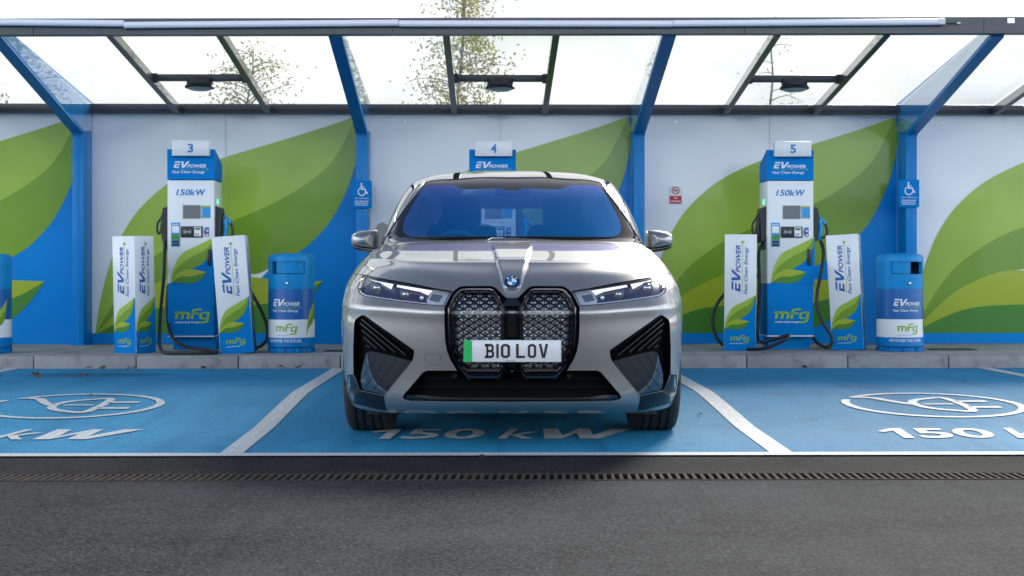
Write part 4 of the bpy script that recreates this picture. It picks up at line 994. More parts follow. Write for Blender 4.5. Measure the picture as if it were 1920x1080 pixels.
def cut(S, U, V, loops, arcs=()):
    """triangulate the parameter sheet with the loops as constraints; returns verts(uv) and triangles with the set of loops holding each"""
    loops = [l if sum(l[i][0]*l[(i+1) % len(l)][1]-l[(i+1) % len(l)][0]*l[i][1] for i in range(len(l))) > 0 else l[::-1] for l in loops]
    pts = [(u, v) for v in V for u in U]; keep = []
    seg = []
    allp = [p for l in loops for p in l]
    A = np.array(allp) if allp else np.zeros((0, 2))
    for p in pts:
        edge = abs(p[0]-U[0]) < 1e-9 or abs(p[0]-U[-1]) < 1e-9 or abs(p[1]-V[0]) < 1e-9 or abs(p[1]-V[-1]) < 1e-9
        if not edge and len(A) and np.min((A[:, 0]-p[0])**2+(A[:, 1]-p[1])**2) < .008**2: continue
        keep.append(p)
    vs = [Vector(p) for p in keep]; fs = []
    for l in loops:
        b = len(vs); vs += [Vector(p) for p in l]; fs.append([b+i for i in range(len(l))])
    r = delaunay_2d_cdt(vs, [], fs, 0, 1e-5)
    V2 = np.array([(v[0], v[1]) for v in r[0]]); F2 = []
    for f, o in zip(r[2], r[5]):
        a, b, c = (V2[i] for i in f)
        if abs((b[0]-a[0])*(c[1]-a[1])-(b[1]-a[1])*(c[0]-a[0])) < 1e-9: continue
        F2.append((tuple(f), set(o)))
    return V2, F2
def emit(S, V2, tris, m, name, parent, org, sides=(1, -1), off=0., join=True):
    """mesh object(s) from chosen triangles, mirrored as asked; join=True puts both halves in one mesh"""
    used = sorted({i for t in tris for i in t}); mp_ = {k: n for n, k in enumerate(used)}
    if not used: return []
    U, V = V2[used, 0], V2[used, 1]; P = S.pos(U, V); Nn = S.nrm(U, V); P = P+Nn*off
    objs = []; acc = MB(); acc.nrm = []
    for sd in sides:
        mb = acc if join else MB()
        if not join: mb.nrm = []
        q = P*np.array([sd, 1, 1]); nn = Nn*np.array([sd, 1, 1])
        fs = [tuple(mp_[i] for i in (t if sd > 0 else t[::-1])) for t in tris]
        # orientation: triangles from cdt are ccw in (u,v)
        mb.add([tuple(x) for x in q], fs, m, True); mb.nrm += [tuple(x) for x in nn]
        if not join: objs.append(mb.build(name, parent, org))
    if join: objs.append(acc.build(name, parent, org))
    return objs
def mir(pts): return [(1922-x, y) for x, y in pts]

CAR_O = (0, NOSE+.90, gz(NOSE+.9))
car = empty('parked_car', CAR_O); tag(car, 'grey metallic electric SUV parked nose out in the blue charging bay', 'car')

# picture outlines, right half (centre line 961)
ml = lambda *p: [(1922-x, y) for x, y in p]          # measured on the left half
HEADL = [(1073.8, 546.5), (1105.8, 541.3), (1151.7, 532.1), (1197.5, 524.1), (1220.4, 520.1), (1234, 516.7), (1240.5, 515.8), (1245.6, 523.5), (1249.6, 535), (1250.2, 544.2), (1246.3, 551), (1238.3, 555.6), (1209, 560.8), (1174.6, 565.4), (1128.8, 571.1), (1089.8, 574), (1083, 560)]
GRILLE = ml((849.4, 547.8), (856.7, 541.7), (863.3, 537.8), (870, 536.4), (907.8, 536.1), (920, 536.2), (926, 537.5), (932.2, 541), (941, 550), (949, 557.8), (953, 559), (961.0, 559))+[(961.0, 695), (985, 711), (1041, 712), (1061, 700)]+ml((859, 696.5), (846.7, 677), (839, 658), (835.6, 638), (834.2, 610), (834.4, 575.6))
LOWI = [(961, 697), (1058, 696.4), (1066, 694.8), (1121, 694.8), (1128, 698), (1163, 739), (1166, 745), (1163, 748.5), (1150, 751), (1075, 752), (961, 752.5)]
SIDEI = [(1144.4, 656.7), (1236, 592.5), (1240, 590.8), (1244.4, 591.7), (1254, 598.4), (1256.6, 603.7), (1258.6, 650), (1258.2, 700.3), (1247, 728.5), (1244, 732), (1200.5, 741), (1149.3, 678), (1145.6, 670)]
hl, gr, lo, si = loop_uv(PLo, HEADL), loop_uv(PLo, GRILLE), loop_uv(PLo, LOWI), loop_uv(PLo, SIDEI)
def snap0(l): return [(0.0 if p[0] < .004 else p[0], p[1]) for p in l]
gr, lo = snap0(gr), snap0(lo)
# hood area: everything above the shut line; its front edge follows grille and lamps
u_edge = SL.u[5]
hood_l = loop_uv(PLo, [(961, 559.0)]+[p for p in GRILLE[10::-1]][0:0]+[(969, 559)])
def ins(l, d):
    """shrink (d>0) or grow a uv loop"""
    a = sum(l[i][0]*l[(i+1) % len(l)][1]-l[(i+1) % len(l)][0]*l[i][1] for i in range(len(l))); sg = 1 if a > 0 else -1; out = []
    L = len(l)
    for i in range(L):
        p, q, r_ = Vector(l[i-1]), Vector(l[i]), Vector(l[(i+1) % L]); d1, d2 = (q-p).normalized(), (r_-q).normalized()
        n = (Vector((-d1.y, d1.x))+Vector((-d2.y, d2.x)));
        n = n.normalized() if n.length > 1e-6 else Vector((-d1.y, d1.x))
        out.append((max(0, q.x+n.x*d*sg), q.y+n.y*d*sg))
    return out
# hood shut line as a thin gap: up the lamp's top edge to the fender and back along it
top_edge = [PLo.uv_at(*p) for p in dens([(1073.8, 546.3), (1105.8, 541.1), (1151.7, 531.9), (1197.5, 523.9), (1220.4, 519.9), (1236, 515.6)], 6, False)]
yfen = SL.u[5]
back = [(yfen+.02, LV(7)+.03), (yfen+.05, LV(8)), (yfen+.05, LV(9)), (yfen+.04, LV(10)), (yfen+.02, LV(11)-.0)]
hoodline = top_edge+[tuple(p) for p in cr([top_edge[-1]]+back, 5)[1:]]
def strip_loop(line, w):
    V_ = ribbon(line, w)[0]; return [V_[i] for i in range(0, len(V_), 2)]+[V_[i] for i in range(len(V_)-1, 0, -2)]
hg = strip_loop(hoodline, .006)
hg = [(max(0, a), min(max(b, 0), SL.v[-1]-1e-4)) for a, b in hg]
cowl_c = [(a, b) for a, b in []]
hood_poly = [(0., LV(7)-.05)]+[(p[0], p[1]) for p in hoodline]+[(0., SL.v[-1])]
# param columns for doors
def u_of(y, v):
    lo_, hi_ = SL.u[5], SL.u[10]
    for _ in range(40):
        m_ = (lo_+hi_)/2
        if SL.pos([m_], [v])[0][1]-NOSE < y: lo_ = m_
        else: hi_ = m_
    return lo_
def vline(y0, y1, v0=.02, v1=None): 
    v1 = SL.v[-1]-1e-4 if v1 is None else v1
    return [(u_of(y0+(y1-y0)*k/8, v0+(v1-v0)*k/8), v0+(v1-v0)*k/8) for k in range(9)]
gaps = [strip_loop(vline(1.72, 1.95), .006), strip_loop(vline(2.86, 2.92), .006), strip_loop(vline(3.74, 3.74, LV(4)), .006)]
loops = [hl, gr, lo, si, hg]+gaps
Uc = grid_lines(SL.u, .028, .09, 6); Uc = np.array(sorted(list(Uc[(Uc < .018) | (Uc > .15)])+[.02+.0065*k for k in range(20)])); Vc = grid_lines(SL.v, .028, .028, 99)
V2, F2 = cut(SL, Uc, Vc, loops)
# wheel arches
AX = [(.95, gz(NOSE+.95)+.375), (3.95, gz(NOSE+3.95)+.375)]; ARCH = .402
P3 = SL.pos(V2[:, 0], V2[:, 1])
for (ay, az) in AX:
    side = P3[:, 0] > .6
    dy, dz = P3[:, 1]-NOSE-ay, P3[:, 2]-az; rr = np.hypot(dy, dz); near = side & (rr < ARCH*1.0) & (rr > ARCH*.86)
    # push the ring of points onto the arch by a newton step in parameter space
    for i in np.where(near)[0]:
        u, v = V2[i]
        for _ in range(3):
            p = SL.pos([u], [v])[0]; a = np.array([p[1]-NOSE-ay, p[2]-az]); r0 = np.hypot(*a)
            if r0 < 1e-6: break
            g0 = a/r0; e = 1e-3; pu = (SL.pos([u+e], [v])[0]-p)/e; pv = (SL.pos([u], [max(0, v-e)])[0]-p)/(-e if v > e else 1e9)
            J = np.array([g0[0]*pu[1]+g0[1]*pu[2], g0[0]*pv[1]+g0[1]*pv[2]]); JJ = J@J
            if JJ < 1e-6: break
            st = J/JJ*(ARCH-r0); u = u+float(np.clip(st[0], -.05, .05)); v = max(0., v+float(np.clip(st[1], -.05, .05)))
        V2[i] = (u, v)
P3 = SL.pos(V2[:, 0], V2[:, 1])
def in_arch(t):
    c = P3[list(t)].mean(0)
    return c[0] > .6 and any(math.hypot(c[1]-NOSE-a, c[2]-b) < ARCH-.004 for a, b in AX)
hood_t, body_t, gap_t, bump_t, doors_t = [], [], [], [], ([], [])
ub = [vline(1.72, 1.95), vline(2.86, 2.92), vline(3.74, 3.74)]
def ul(line, v): return float(np.interp(v, [p[1] for p in line], [p[0] for p in line]))
for t, o in F2:
    if o & {0, 1, 2, 3}: continue
    if in_arch(t): continue
    if o & {4, 5, 6, 7}: gap_t.append(t); continue
    c = V2[list(t)].mean(0)
    if inside(c, hood_poly): hood_t.append(t)
    elif ul(ub[0], c[1]) < c[0] < ul(ub[1], c[1]): doors_t[0].append(t)
    elif ul(ub[1], c[1]) < c[0] < ul(ub[2], c[1]): doors_t[1].append(t)
    elif c[0] < SL.u[5]+.03: bump_t.append(t)
    else: body_t.append(t)
body = emit(SL, V2, body_t, PAINT, 'body_shell', car, CAR_O)[0]
emit(SL, V2, hood_t, PAINT, 'hood', car, CAR_O); bumper = emit(SL, V2, bump_t, PAINT, 'front_bumper', car, CAR_O)[0]
for t_ in gap_t: pass
for k_ in (4, 5, 6, 7):
    tt = [t for t, o in F2 if k_ in o and not (o & {0, 1, 2, 3}) and not in_arch(t)]
    emit(SL, V2, tt, GAP, 'panel_gap', body, CAR_O, off=-.006, join=False)
for nm, tt in (('front_door', doors_t[0]), ('rear_door', doors_t[1])): emit(SL, V2, tt, PAINT, nm, car, CAR_O, join=False)

# ---- recessed areas -------------------------------------------------------
def hit(P, px, py, off=0.):
    q = P.uv_at(px, py)
    p = P.S.pos([q[0]], [q[1]])[0]; return (p[0], p[1]+off, p[2])
def fill_px(P, pts, off, m, mb, step=9., sd=(1, -1), bulge=None, solid=False, smooth=True):
    """surface following the body, moved back (off>0) or proud, inside a picture outline of the right half"""
    l = dens(pts, step); xs = [p[0] for p in l]; ys = [p[1] for p in l]; g_ = []
    x = min(xs)+step/2
    while x < max(xs):
        y = min(ys)+step/2
        while y < max(ys):
            if inside((x, y), l) and min((x-a)**2+(y-b)**2 for a, b in l) > (step*.4)**2: g_.append((x, y))
            y += step
        x += step
    vs = [Vector(p) for p in l+g_]
    r = delaunay_2d_cdt(vs, [], [list(range(len(l)))], 1, 1e-4)
    pts3 = []
    for v in r[0]:
        q = P.uv_at(v[0], v[1])
        if q is None: q = P.uv_at(v[0]-2, v[1]+1) or P.uv_at(v[0]-4, v[1]+2)
        p = P.S.pos([q[0]], [q[1]])[0]; o = off(v[0], v[1]) if callable(off) else off
        pts3.append((p[0], p[1]+o, p[2]))
    ok = [f for f in r[2]]
    for s_ in sd:
        vv = [(x*s_, y, z) for x, y, z in pts3]
        # screen y is down, so ccw in pixels is cw in space
        fs = [tuple(f)[::-1] if s_ < 0 else tuple(f) for f in ok]
        mb.add(vv, fs, m, smooth)
def wall_uv(S, l, off0, off1, m, mb, sd=(1, -1)):
    """skirt from the cut edge backwards"""
    U = np.array([p[0] for p in l]); V = np.array([p[1] for p in l]); P = S.pos(U, V); n = len(l)
    for s_ in sd:
        vs = [(p[0]*s_, p[1]+off0, p[2]) for p in P]+[(p[0]*s_, p[1]+off1, p[2]) for p in P]
        mb.add(vs, [(i, (i+1) % n, n+(i+1) % n, n+i) for i in range(n) if not (l[i][0] == 0 and l[(i+1) % n][0] == 0)], m)
# ---- grille ---------------------------------------------------------------
def ang_back(x): return 0
mb = MB()
wall_uv(SL, gr, -.001, .05, BLACKG, mb)
fill_px(PLo, [(961, 559.5)]+GRILLE[11:0:-1][0:0]+GRILLE, .05, DEEP, mb, 12.)
housing = mb.build('grille_recess', car, CAR_O)
KID_IN = ml((850.2, 576.7), (855.6, 566.7), (866.7, 552), (870, 549), (876.7, 548), (919, 548), (924.4, 550), (933.3, 565.6), (945, 585.6), (946, 620), (946, 682), (933, 699), (883, 699), (874, 692), (863, 677), (852, 654), (850, 638), (849.4, 610))
KID_OUT = ml((836.5, 577), (850, 549.5), (857.5, 543.2), (864.5, 539.3), (877, 537.8), (919, 537.9), (927, 540), (939, 552.5), (951.5, 575), (952.5, 620), (952.5, 684), (937, 708), (880, 708), (866, 697), (848.5, 673), (841, 655), (838, 637), (836.3, 610))
def frame_px(P, inner, outer, off_in, off_out, m, mb, sd=(1, -1), n=110, mid=None):
    """ring between two outlines, sampled by matching arc length from nearest corner"""
    def samp(l):
        d = [0]
        for i in range(len(l)): d.append(d[-1]+math.dist(l[i], l[(i+1) % len(l)]))
        out = []
        for k in range(n):
            t = d[-1]*k/n; i = max(j for j in range(len(l)) if d[j] <= t+1e-9); f_ = (t-d[i])/max(1e-9, d[i+1]-d[i]); a, b = l[i], l[(i+1) % len(l)]
            out.append((a[0]+(b[0]-a[0])*f_, a[1]+(b[1]-a[1])*f_))
        return out
    if len(inner) == len(outer):
        A, B = [], []
        for i in range(len(inner)):
            j = (i+1) % len(inner); k_ = max(1, int(math.dist(outer[i], outer[j])/5))
            for q in range(k_):
                t = q/k_; A.append(tuple(inner[i][c]*(1-t)+inner[j][c]*t for c in (0, 1))); B.append(tuple(outer[i][c]*(1-t)+outer[j][c]*t for c in (0, 1)))
    else: A, B = samp(inner), samp(outer)
    rows = []
    stops = [(0, off_in)]+([(.5, mid)] if mid is not None else [])+[(1, off_out)]
    for t, o in stops:
        rw = []
        for a, b in zip(A, B):
            q = hit(P, a[0]*(1-t)+b[0]*t, a[1]*(1-t)+b[1]*t, o); rw.append(q)
        rows.append(rw)
    L = len(A)
    for s_ in sd:
        vs = [(x*s_, y, z) for rw in rows for x, y, z in rw]; fs = []
        for r_ in range(len(rows)-1):
            for i in range(L):
                f_ = (r_*L+i, r_*L+(i+1) % L, (r_+1)*L+(i+1) % L, (r_+1)*L+i); fs.append(f_ if s_ > 0 else f_[::-1])
        mb.add(vs, fs, m, True)
for s_ in (1, -1):
    mb = MB(); frame_px(PLo, KID_IN, KID_OUT, .022, .012, BLACKG, mb, (s_,), mid=-.014)
    fr_ = mb.build('kidney_surround', car, CAR_O)
    cx_ = sum(p[0] for p in KID_IN)/len(KID_IN); cy_ = sum(p[1] for p in KID_IN)/len(KID_IN)
    sm_ = [(cx_+(x-cx_)*.972, cy_+(y-cy_)*.985) for x, y in KID_IN]
    mb = MB(); frame_px(PLo, sm_, KID_IN, .012, .014, SATIN, mb, (s_,), mid=.004); mb.build('chrome_outline', fr_)
    # lower chrome lip
    LIPA = ml((848.5, 660), (866, 687), (880, 704), (883, 701.5), (933, 701.5), (935, 704), (947.5, 684))
    LIPB = ml((851.5, 672), (862, 692), (879, 712.5), (882, 710), (934, 710.5), (936, 713), (948.5, 691))
    mb = MB(); frame = []
    a3 = [hit(PLo, *p, -.012) for p in LIPA]; b3 = [hit(PLo, *p, .004) for p in LIPB]
    vs = [(x*s_, y, z) for x, y, z in a3+b3]; n = len(a3)
    mb.add(vs, [(i, i+1, n+i+1, n+i) if s_ > 0 else (i, n+i, n+i+1, i+1) for i in range(n-1)], mat('smoked_chrome', (.10, .11, .13), .12, metal=.9, coat=.5)); mb.build('lower_lip', fr_)
    # mesh of little facets
    mb = MB(); q0 = 1922-945; mid_y = 620
    SILV = mat('grille_facets', (.55, .58, .60), .2, metal=.9, var=.1, vs=60)
    y0 = 546; i = 0; X = 1922-941.0
    for i in range(10):
        X = 1922-(941.2-10.25*i)
        for j in range(13):
            Y = 554.5+(j+.5*(i % 2))*12.7
            k_ = .72+.28*min(1, (Y-548)/60)*(1-.045*i); hw, hh = 6.3*k_, 5.3*k_*(.72+.28*min(1, (Y-548)/70))
            for sd2 in (-1, 1):
                P_ = [(X+sd2*.55, Y-hh), (X+sd2*.55, Y+hh), (X+sd2*hw*1.25, Y)]
                cxx, cyy = sum(p[0] for p in P_)/3, sum(p[1] for p in P_)/3
                if not inside((cxx, cyy), sm_) or not all(inside(p, KID_IN) for p in P_): continue
                B3 = [hit(PLo, *p, .030) for p in P_]; ap = hit(PLo, X+sd2*hw*.45, Y-hh*.12, .0225)
                vs = [(x*s_, y, z) for x, y, z in B3+[ap]]; fs = [(0, 1, 3), (1, 2, 3), (2, 0, 3)]
                mb.add(vs, fs, SILV)
    fill_px(PLo, sm_, .033, BLACKG, mb, 14., (s_,)); mb.build('grille_mesh', fr_)
mb = MB()      # bar bridging the two kidneys under the hood tip
BAR = [(961, 560.5), (970, 560.5), (975, 567), (978, 573.5), (961, 574)]
fill_px(PLo, BAR, -.004, BLACKG, mb, 5.)
fill_px(PLo, [(961, 574.5), (968.5, 574.5), (969.5, 690), (961, 690)], .030, BLACKG, mb, 10.)
mb.build('grille_bridge', car, CAR_O)

# ---- lower intake -----------------------------------------------------------
mb = MB(); wall_uv(SL, lo, -.001, .09, DKTRIM, mb); fill_px(PLo, LOWI, .09, DEEP, mb, 14.)
fill_px(PLo, [(961, 741), (1158, 741), (1163, 748), (1150, 750.5), (1075, 751.5), (961, 752)], .012, BLACKG, mb, 10.)
for yy in (711, 727):
    fill_px(PLo, [(961, yy), (1132+.8*(yy-711), yy), (1136+.8*(yy-711), yy+3), (961, yy+3)], .055, DEEP, mb, 12.)
mb.build('lower_intake', car, CAR_O)
for s_ in (1, -1):
    mb = MB(); p = hit(PLo, 1068, 705.5, .03); mb.lathe([(0, -.012), (.011, -.012), (.014, -.006), (.015, .04)], BLACKG, 18, 'y', (p[0]*s_, p[1], p[2]))
    mb.lathe([(.0148, -.006), (.0158, -.008), (.0168, -.003)], SATIN, 18, 'y', (p[0]*s_, p[1], p[2])); mb.build('parking_sensor', bumper)
# tow-eye cover outline on the left of the picture
tw = [(1922-x, y) for x, y in cr([(799.5, 664), (824, 663.5), (826.5, 668), (826.5, 681), (824, 685), (812, 684.6), (803, 681), (799, 675)], 3, True)]
mb = MB(); q = [hit(PLo, *p, -.0008) for p in tw]; c_ = len(q)
inn = [(1108.9+(x-1108.9)*.965, 674.5+(y-674.5)*.965) for x, y in tw]; q2_ = [hit(PLo, *p, -.0008) for p in inn]
mb.add([(-x, y, z) for x, y, z in q+q2_], [(i, (i+1) % c_, c_+(i+1) % c_, c_+i) for i in range(c_)], GAP); mb.build('tow_eye_cover', bumper)

# ---- side intakes -------------------------------------------------------------
SHADE = mat('gloss_black_flap', (.014, .015, .018), .045, coat=1, var=.1)
FLAP = [(1150.5, 678.5), (1195, 666), (1226, 659.5), (1232.5, 660.5), (1236.5, 665), (1245, 702), (1245.3, 726), (1241, 731), (1200.6, 739.8)]
for s_ in (1, -1):
    mb = MB(); wall_uv(SL, si, -.001, .09, BLACKG, mb, (s_,)); fill_px(PLo, SIDEI, .09, DEEP, mb, 10., (s_,)); sid = mb.build('side_intake', car, CAR_O)
    mb = MB(); fill_px(PLo, FLAP, lambda x, y: .012+.0005*(739-y), mat('smoked_mirror_flap', (.09, .11, .14), .06, metal=.8, coat=1), mb, 7., (s_,), smooth=True)
    for a, b in (((1158.8, 677), (1204.4, 736.5)), ((1177.7, 672), (1223.3, 733)), ((1196.5, 667.5), (1239, 729)), ((1214.6, 664), (1244, 712))):
        L_ = dens([a, b], 6, False); 
        pa = [hit(PLo, p[0]-.45, p[1]+.3, .0105+.0005*(739-p[1])) for p in L_]; pb = [hit(PLo, p[0]+.45, p[1]-.3, .0105+.0005*(739-p[1])) for p in L_]
        n = len(L_); mb.add([(x*s_, y, z) for x, y, z in pa+pb], [(i, i+1, n+i+1, n+i) for i in range(n-1)], GAP)
    mb.build('air_flap', sid)
    mb = MB()
    for a, b in (((1160.7, 666), (1244.4, 598.3)), ((1180.6, 661), (1246.5, 606)), ((1198.6, 657.5), (1243.5, 618.8)), ((1215.5, 654), (1240.5, 632)), ((1229.5, 652), (1236.5, 647))):
        L_ = dens([a, b], 8, False)
        pa = [hit(PLo, p[0]-.2, p[1]-.6, .026) for p in L_]; pb = [hit(PLo, p[0]+.4, p[1]+.5, .026) for p in L_]; pc = [hit(PLo, p[0]+3, p[1]+5, .048) for p in L_]
        n = len(L_); mb.add([(x*s_, y, z) for x, y, z in pa+pb+pc], [(i, i+1, n+i+1, n+i) for i in range(n-1)], mat('slat_edge', (.045, .045, .05), .4)) ; mb.add([(x*s_, y, z) for x, y, z in pb+pc], [(i, i+1, n+i+1, n+i) for i in range(n-1)], DEEP)
    mb.build('slats', sid)
    mb = MB(); L1 = [(1148, 656.5), (1236, 594.2), (1240, 593)]; L2 = [(1151, 660), (1237.5, 599), (1243, 596)]
    L1d, L2d = [], []
    for i in range(2):
        for k in range(9): t_ = k/9; L1d.append((L1[i][0]*(1-t_)+L1[i+1][0]*t_, L1[i][1]*(1-t_)+L1[i+1][1]*t_)); L2d.append((L2[i][0]*(1-t_)+L2[i+1][0]*t_, L2[i][1]*(1-t_)+L2[i+1][1]*t_))
    pa = [hit(PLo, *p, .004) for p in L1d]; pb = [hit(PLo, *p, .03) for p in L2d]; n = len(pa)
    mb.add([(x*s_, y, z) for x, y, z in pa+pb], [(i, i+1, n+i+1, n+i) for i in range(n-1)], SHADE); mb.build('intake_edge', sid)
# lower gloss valance at the corners
VAL = [(1201, 742.5), (1244.5, 733.5), (1249, 727), (1259.5, 701.5), (1270, 703), (1270, 722), (1262, 752), (1256, 757), (1206, 769), (1196, 769), (1200, 756)]
for s_ in (1, -1):
    mb = MB(); fill_px(PLo, VAL, -.003, mat('valance_black', (.010, .012, .015), .2, spec=.3), mb, 7., (s_,)); mb.build('corner_valance', bumper)

# ---- headlights ----------------------------------------------------------------
LENS = bpy.data.materials.new('headlamp_lens'); LENS.use_nodes = True; t = LENS.node_tree; t.nodes.clear()
a = t.nodes.new('ShaderNodeOutputMaterial'); x_ = t.nodes.new('ShaderNodeMixShader'); tr = t.nodes.new('ShaderNodeBsdfTransparent'); gs = t.nodes.new('ShaderNodeBsdfGlossy'); fr = thin_fresnel(t)
tr.inputs[0].default_value = (.93, .94, .97, 1); gs.inputs['Roughness'].default_value = .02
t.links.new(fr.outputs[0], x_.inputs[0]); t.links.new(tr.outputs[0], x_.inputs[1]); t.links.new(gs.outputs[0], x_.inputs[2]); t.links.new(x_.outputs[0], a.inputs[0])
LBAR = mat('light_guide_white', (.85, .84, .81), .25, coat=.8, emit=(1, .97, .92), es=.3)  # added emission stands in for bright sky reflected in the bars
LSIL = mat('lamp_silver_trim', (.78, .81, .86), .25, metal=.55)
LDARK = mat('lamp_dark_interior', (.035, .03, .08), .3, coat=.6, var=.6, vs=14, dirt=((.03, .13, .12), 9, .48, .8))
LGREY = mat('lamp_grey_reflector', (.16, .18, .21), .3, metal=.4)
for s_ in (1, -1):
    mb = MB(); wall_uv(SL, hl, -.001, .06, DKTRIM, mb, (s_,)); H2 = [(1156+(x-1156)*1.0, 546+(y-546)*1.0) for x, y in HEADL]
    fill_px(PLo, HEADL, .06, LDARK, mb, 9., (s_,)); hd = mb.build('headlight', car, CAR_O)
    mb = MB()
    def bar3(pts, off, m, th=.01):
        fill_px(PLo, pts, off, m, mb, 8., (s_,))
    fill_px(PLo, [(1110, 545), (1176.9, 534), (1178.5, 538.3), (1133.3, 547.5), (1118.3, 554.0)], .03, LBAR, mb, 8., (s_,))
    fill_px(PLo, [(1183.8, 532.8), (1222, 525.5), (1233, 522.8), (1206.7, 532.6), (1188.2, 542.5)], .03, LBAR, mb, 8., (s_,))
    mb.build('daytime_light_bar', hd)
    mb = MB()
    fill_px(PLo, [(1077, 547.2), (1108, 542.5), (1122, 563), (1120, 571), (1090.5, 572.6), (1084.5, 560)], .035, LSIL, mb, 6., (s_,))
    fill_px(PLo, [(1120, 568.6), (1174, 562.4), (1209, 557.4), (1236, 552.8), (1242.5, 549), (1246.5, 543.5), (1248.6, 544), (1245.8, 550), (1238, 554.6), (1209, 559.6), (1174.6, 564.4), (1120, 570.6)], .02, LSIL, mb, 6., (s_,))
    fill_px(PLo, [(1236, 517.5), (1240.3, 517), (1245, 524), (1248.8, 535), (1248.8, 541), (1244, 540), (1242, 528)], .02, mat('lamp_amber_grey', (.62, .63, .62), .3, metal=.3), mb, 6., (s_,))
    mb.build('lamp_trim', hd)
    mb = MB(); fill_px(PLo, [(1092, 554.5), (1110.4, 551), (1117, 562.5), (1100, 566.5)], .03, LGREY, mb, 6., (s_,)); mb.build('inner_reflector', hd)
    for (px_, py_, rr_) in ((1215, 541, .034), (1161, 552.5, .030)):
        p = hit(PLo, px_, py_, .045); c3_ = (p[0]*s_, p[1], p[2])
        mb = MB(); mb.lathe([(rr_, .0), (rr_*1.02, -.008), (rr_*.9, -.010), (rr_*.82, -.002)], LGREY, 28, 'y', c3_)
        mb.lathe([(rr_*.8, 0), (rr_*.72, -.008), (rr_*.5, -.014), (rr_*.25, -.0175), (0, -.0185)], mat('projector_glass', (.42, .44, .46), .08, metal=.7, coat=1, var=.6, vs=60), 28, 'y', c3_); mb.build('projector_lens', hd)
    mb = MB(); p = hit(PLo, 1131, 559, .04); mb.lathe([(0, -.006), (.009, -.003), (.012, .002)], LSIL, 14, 'y', (p[0]*s_, p[1], p[2])); mb.build('marker_reflector', hd)
    mb = MB(); fill_px(PLo, [(p[0], p[1]) for p in HEADL], .003, LENS, mb, 8., (s_,)); mb.build('lens', hd)

# ---- upper body -------------------------------------------------------------------
def gx(dx, py): return (961+dx, py)
GLS = [(961, 334.5), (1020, 335.2), (1075, 337.2), (1112, 340.5), (1124, 342.5), (1133, 356), (1154, 384), (1178, 420), (1198, 455.0), (1190, 455.3), (1149, 453.5), (1091, 452.2), (1033, 451.8), (961, 451.6)]
def upper_uv(px, py): return PUp.uv_at(px, py)
wl = []
for p in dens(GLS, 6.):
    q = PUp.uv_at(*p)
    if q is None: continue
    q = (0.0 if q[0] < .004 else q[0], max(q[1], .004))
    if not wl or math.dist(wl[-1], q) > 2e-3: wl.append(q)
UV_ = SU.u; VV_ = SU.v
def rp(u0, u1, v0, v1, n=8, sl0=0., sl1=0.):
    out = [(u0+sl0*0, v0)]+[(u0+(u1-u0)*k/n, v0) for k in range(1, n+1)]
    out += [(u1+sl1*k/n, v0+(v1-v0)*k/n) for k in range(1, n+1)]+[((u1+sl1)+(u0+sl0-u1-sl1)*k/n, v1) for k in range(1, n+1)]
    out += [(u0+sl0*(1-k/n), v1+(v0-v1)*k/n) for k in range(1, n)]
    o2 = []
    for p in out:
        if not o2 or math.dist(o2[-1], p) > 1e-3: o2.append(p)
    return o2
sw1 = rp(UV_[5]+.22, UV_[7]+.62, .03, VV_[2]-.05, 8, .0, 0)
sw2 = rp(UV_[7]+.70, UV_[9]-.05, .03, VV_[2]-.05, 8, 0, 0)
rw = [(p[0], p[1]) for p in [(UV_[11]-.10, .06)]+[(UV_[11]-.10+(UV_[12]-UV_[11]+.10)*k/6, .06) for k in range(1, 7)]+[(UV_[12], .06+(VV_[2]-.12)*k/4) for k in range(1, 5)]+[(UV_[12]-(UV_[12]-UV_[11]+.06)*k/6, VV_[2]-.06) for k in range(1, 7)]]
BLUEV = [(961, 356.5), (972, 356.5), (985, 353.0), (1046, 355), (1058, 352.5), (1068, 348.0), (1078, 346.8), (1120, 348.5), (1126.7, 351), (1134, 361), (1150, 388), (1162, 411), (1165.6, 425), (1164, 436), (1158, 441.5), (1149, 444.2), (1100, 443.6), (961, 442.8)]
bl = []
for p in dens(BLUEV, 5.):
    q = PUp.uv_at(*p); q = (0.0 if q[0] < .004 else q[0], q[1])
    if not bl or math.dist(bl[-1], q) > 2e-3: bl.append(q)
us = UV_[5]+.045; ve = VV_[2]+.03
pb = [(us*k/20, 0.) for k in range(21)]+[(us, ve*k/16) for k in range(1, 17)]+[(us*(1-k/20), ve) for k in range(1, 21)]+[(0., ve*(1-k/16)) for k in range(1, 16)]
Uu = grid_lines(SU.u, .05, .11, 6); Vu = grid_lines(SU.v, .05, .05, 99)
W2, G2 = cut(SU, Uu, Vu, [wl, sw1, sw2, rw, bl, pb])
frit = []
pil, ws_, sg1, sg2, rg, roof = [], [], [], [], [], []
for t_, o in G2:
    c = W2[list(t_)].mean(0)
    if 0 in o: (ws_ if 4 in o else frit).append(t_)
    elif 1 in o: sg1.append(t_)
    elif 2 in o: sg2.append(t_)
    elif 3 in o: rg.append(t_)
    elif c[1] > VV_[2]+(.03 if c[0] < us else .10): roof.append(t_)
    else: pil.append(t_)
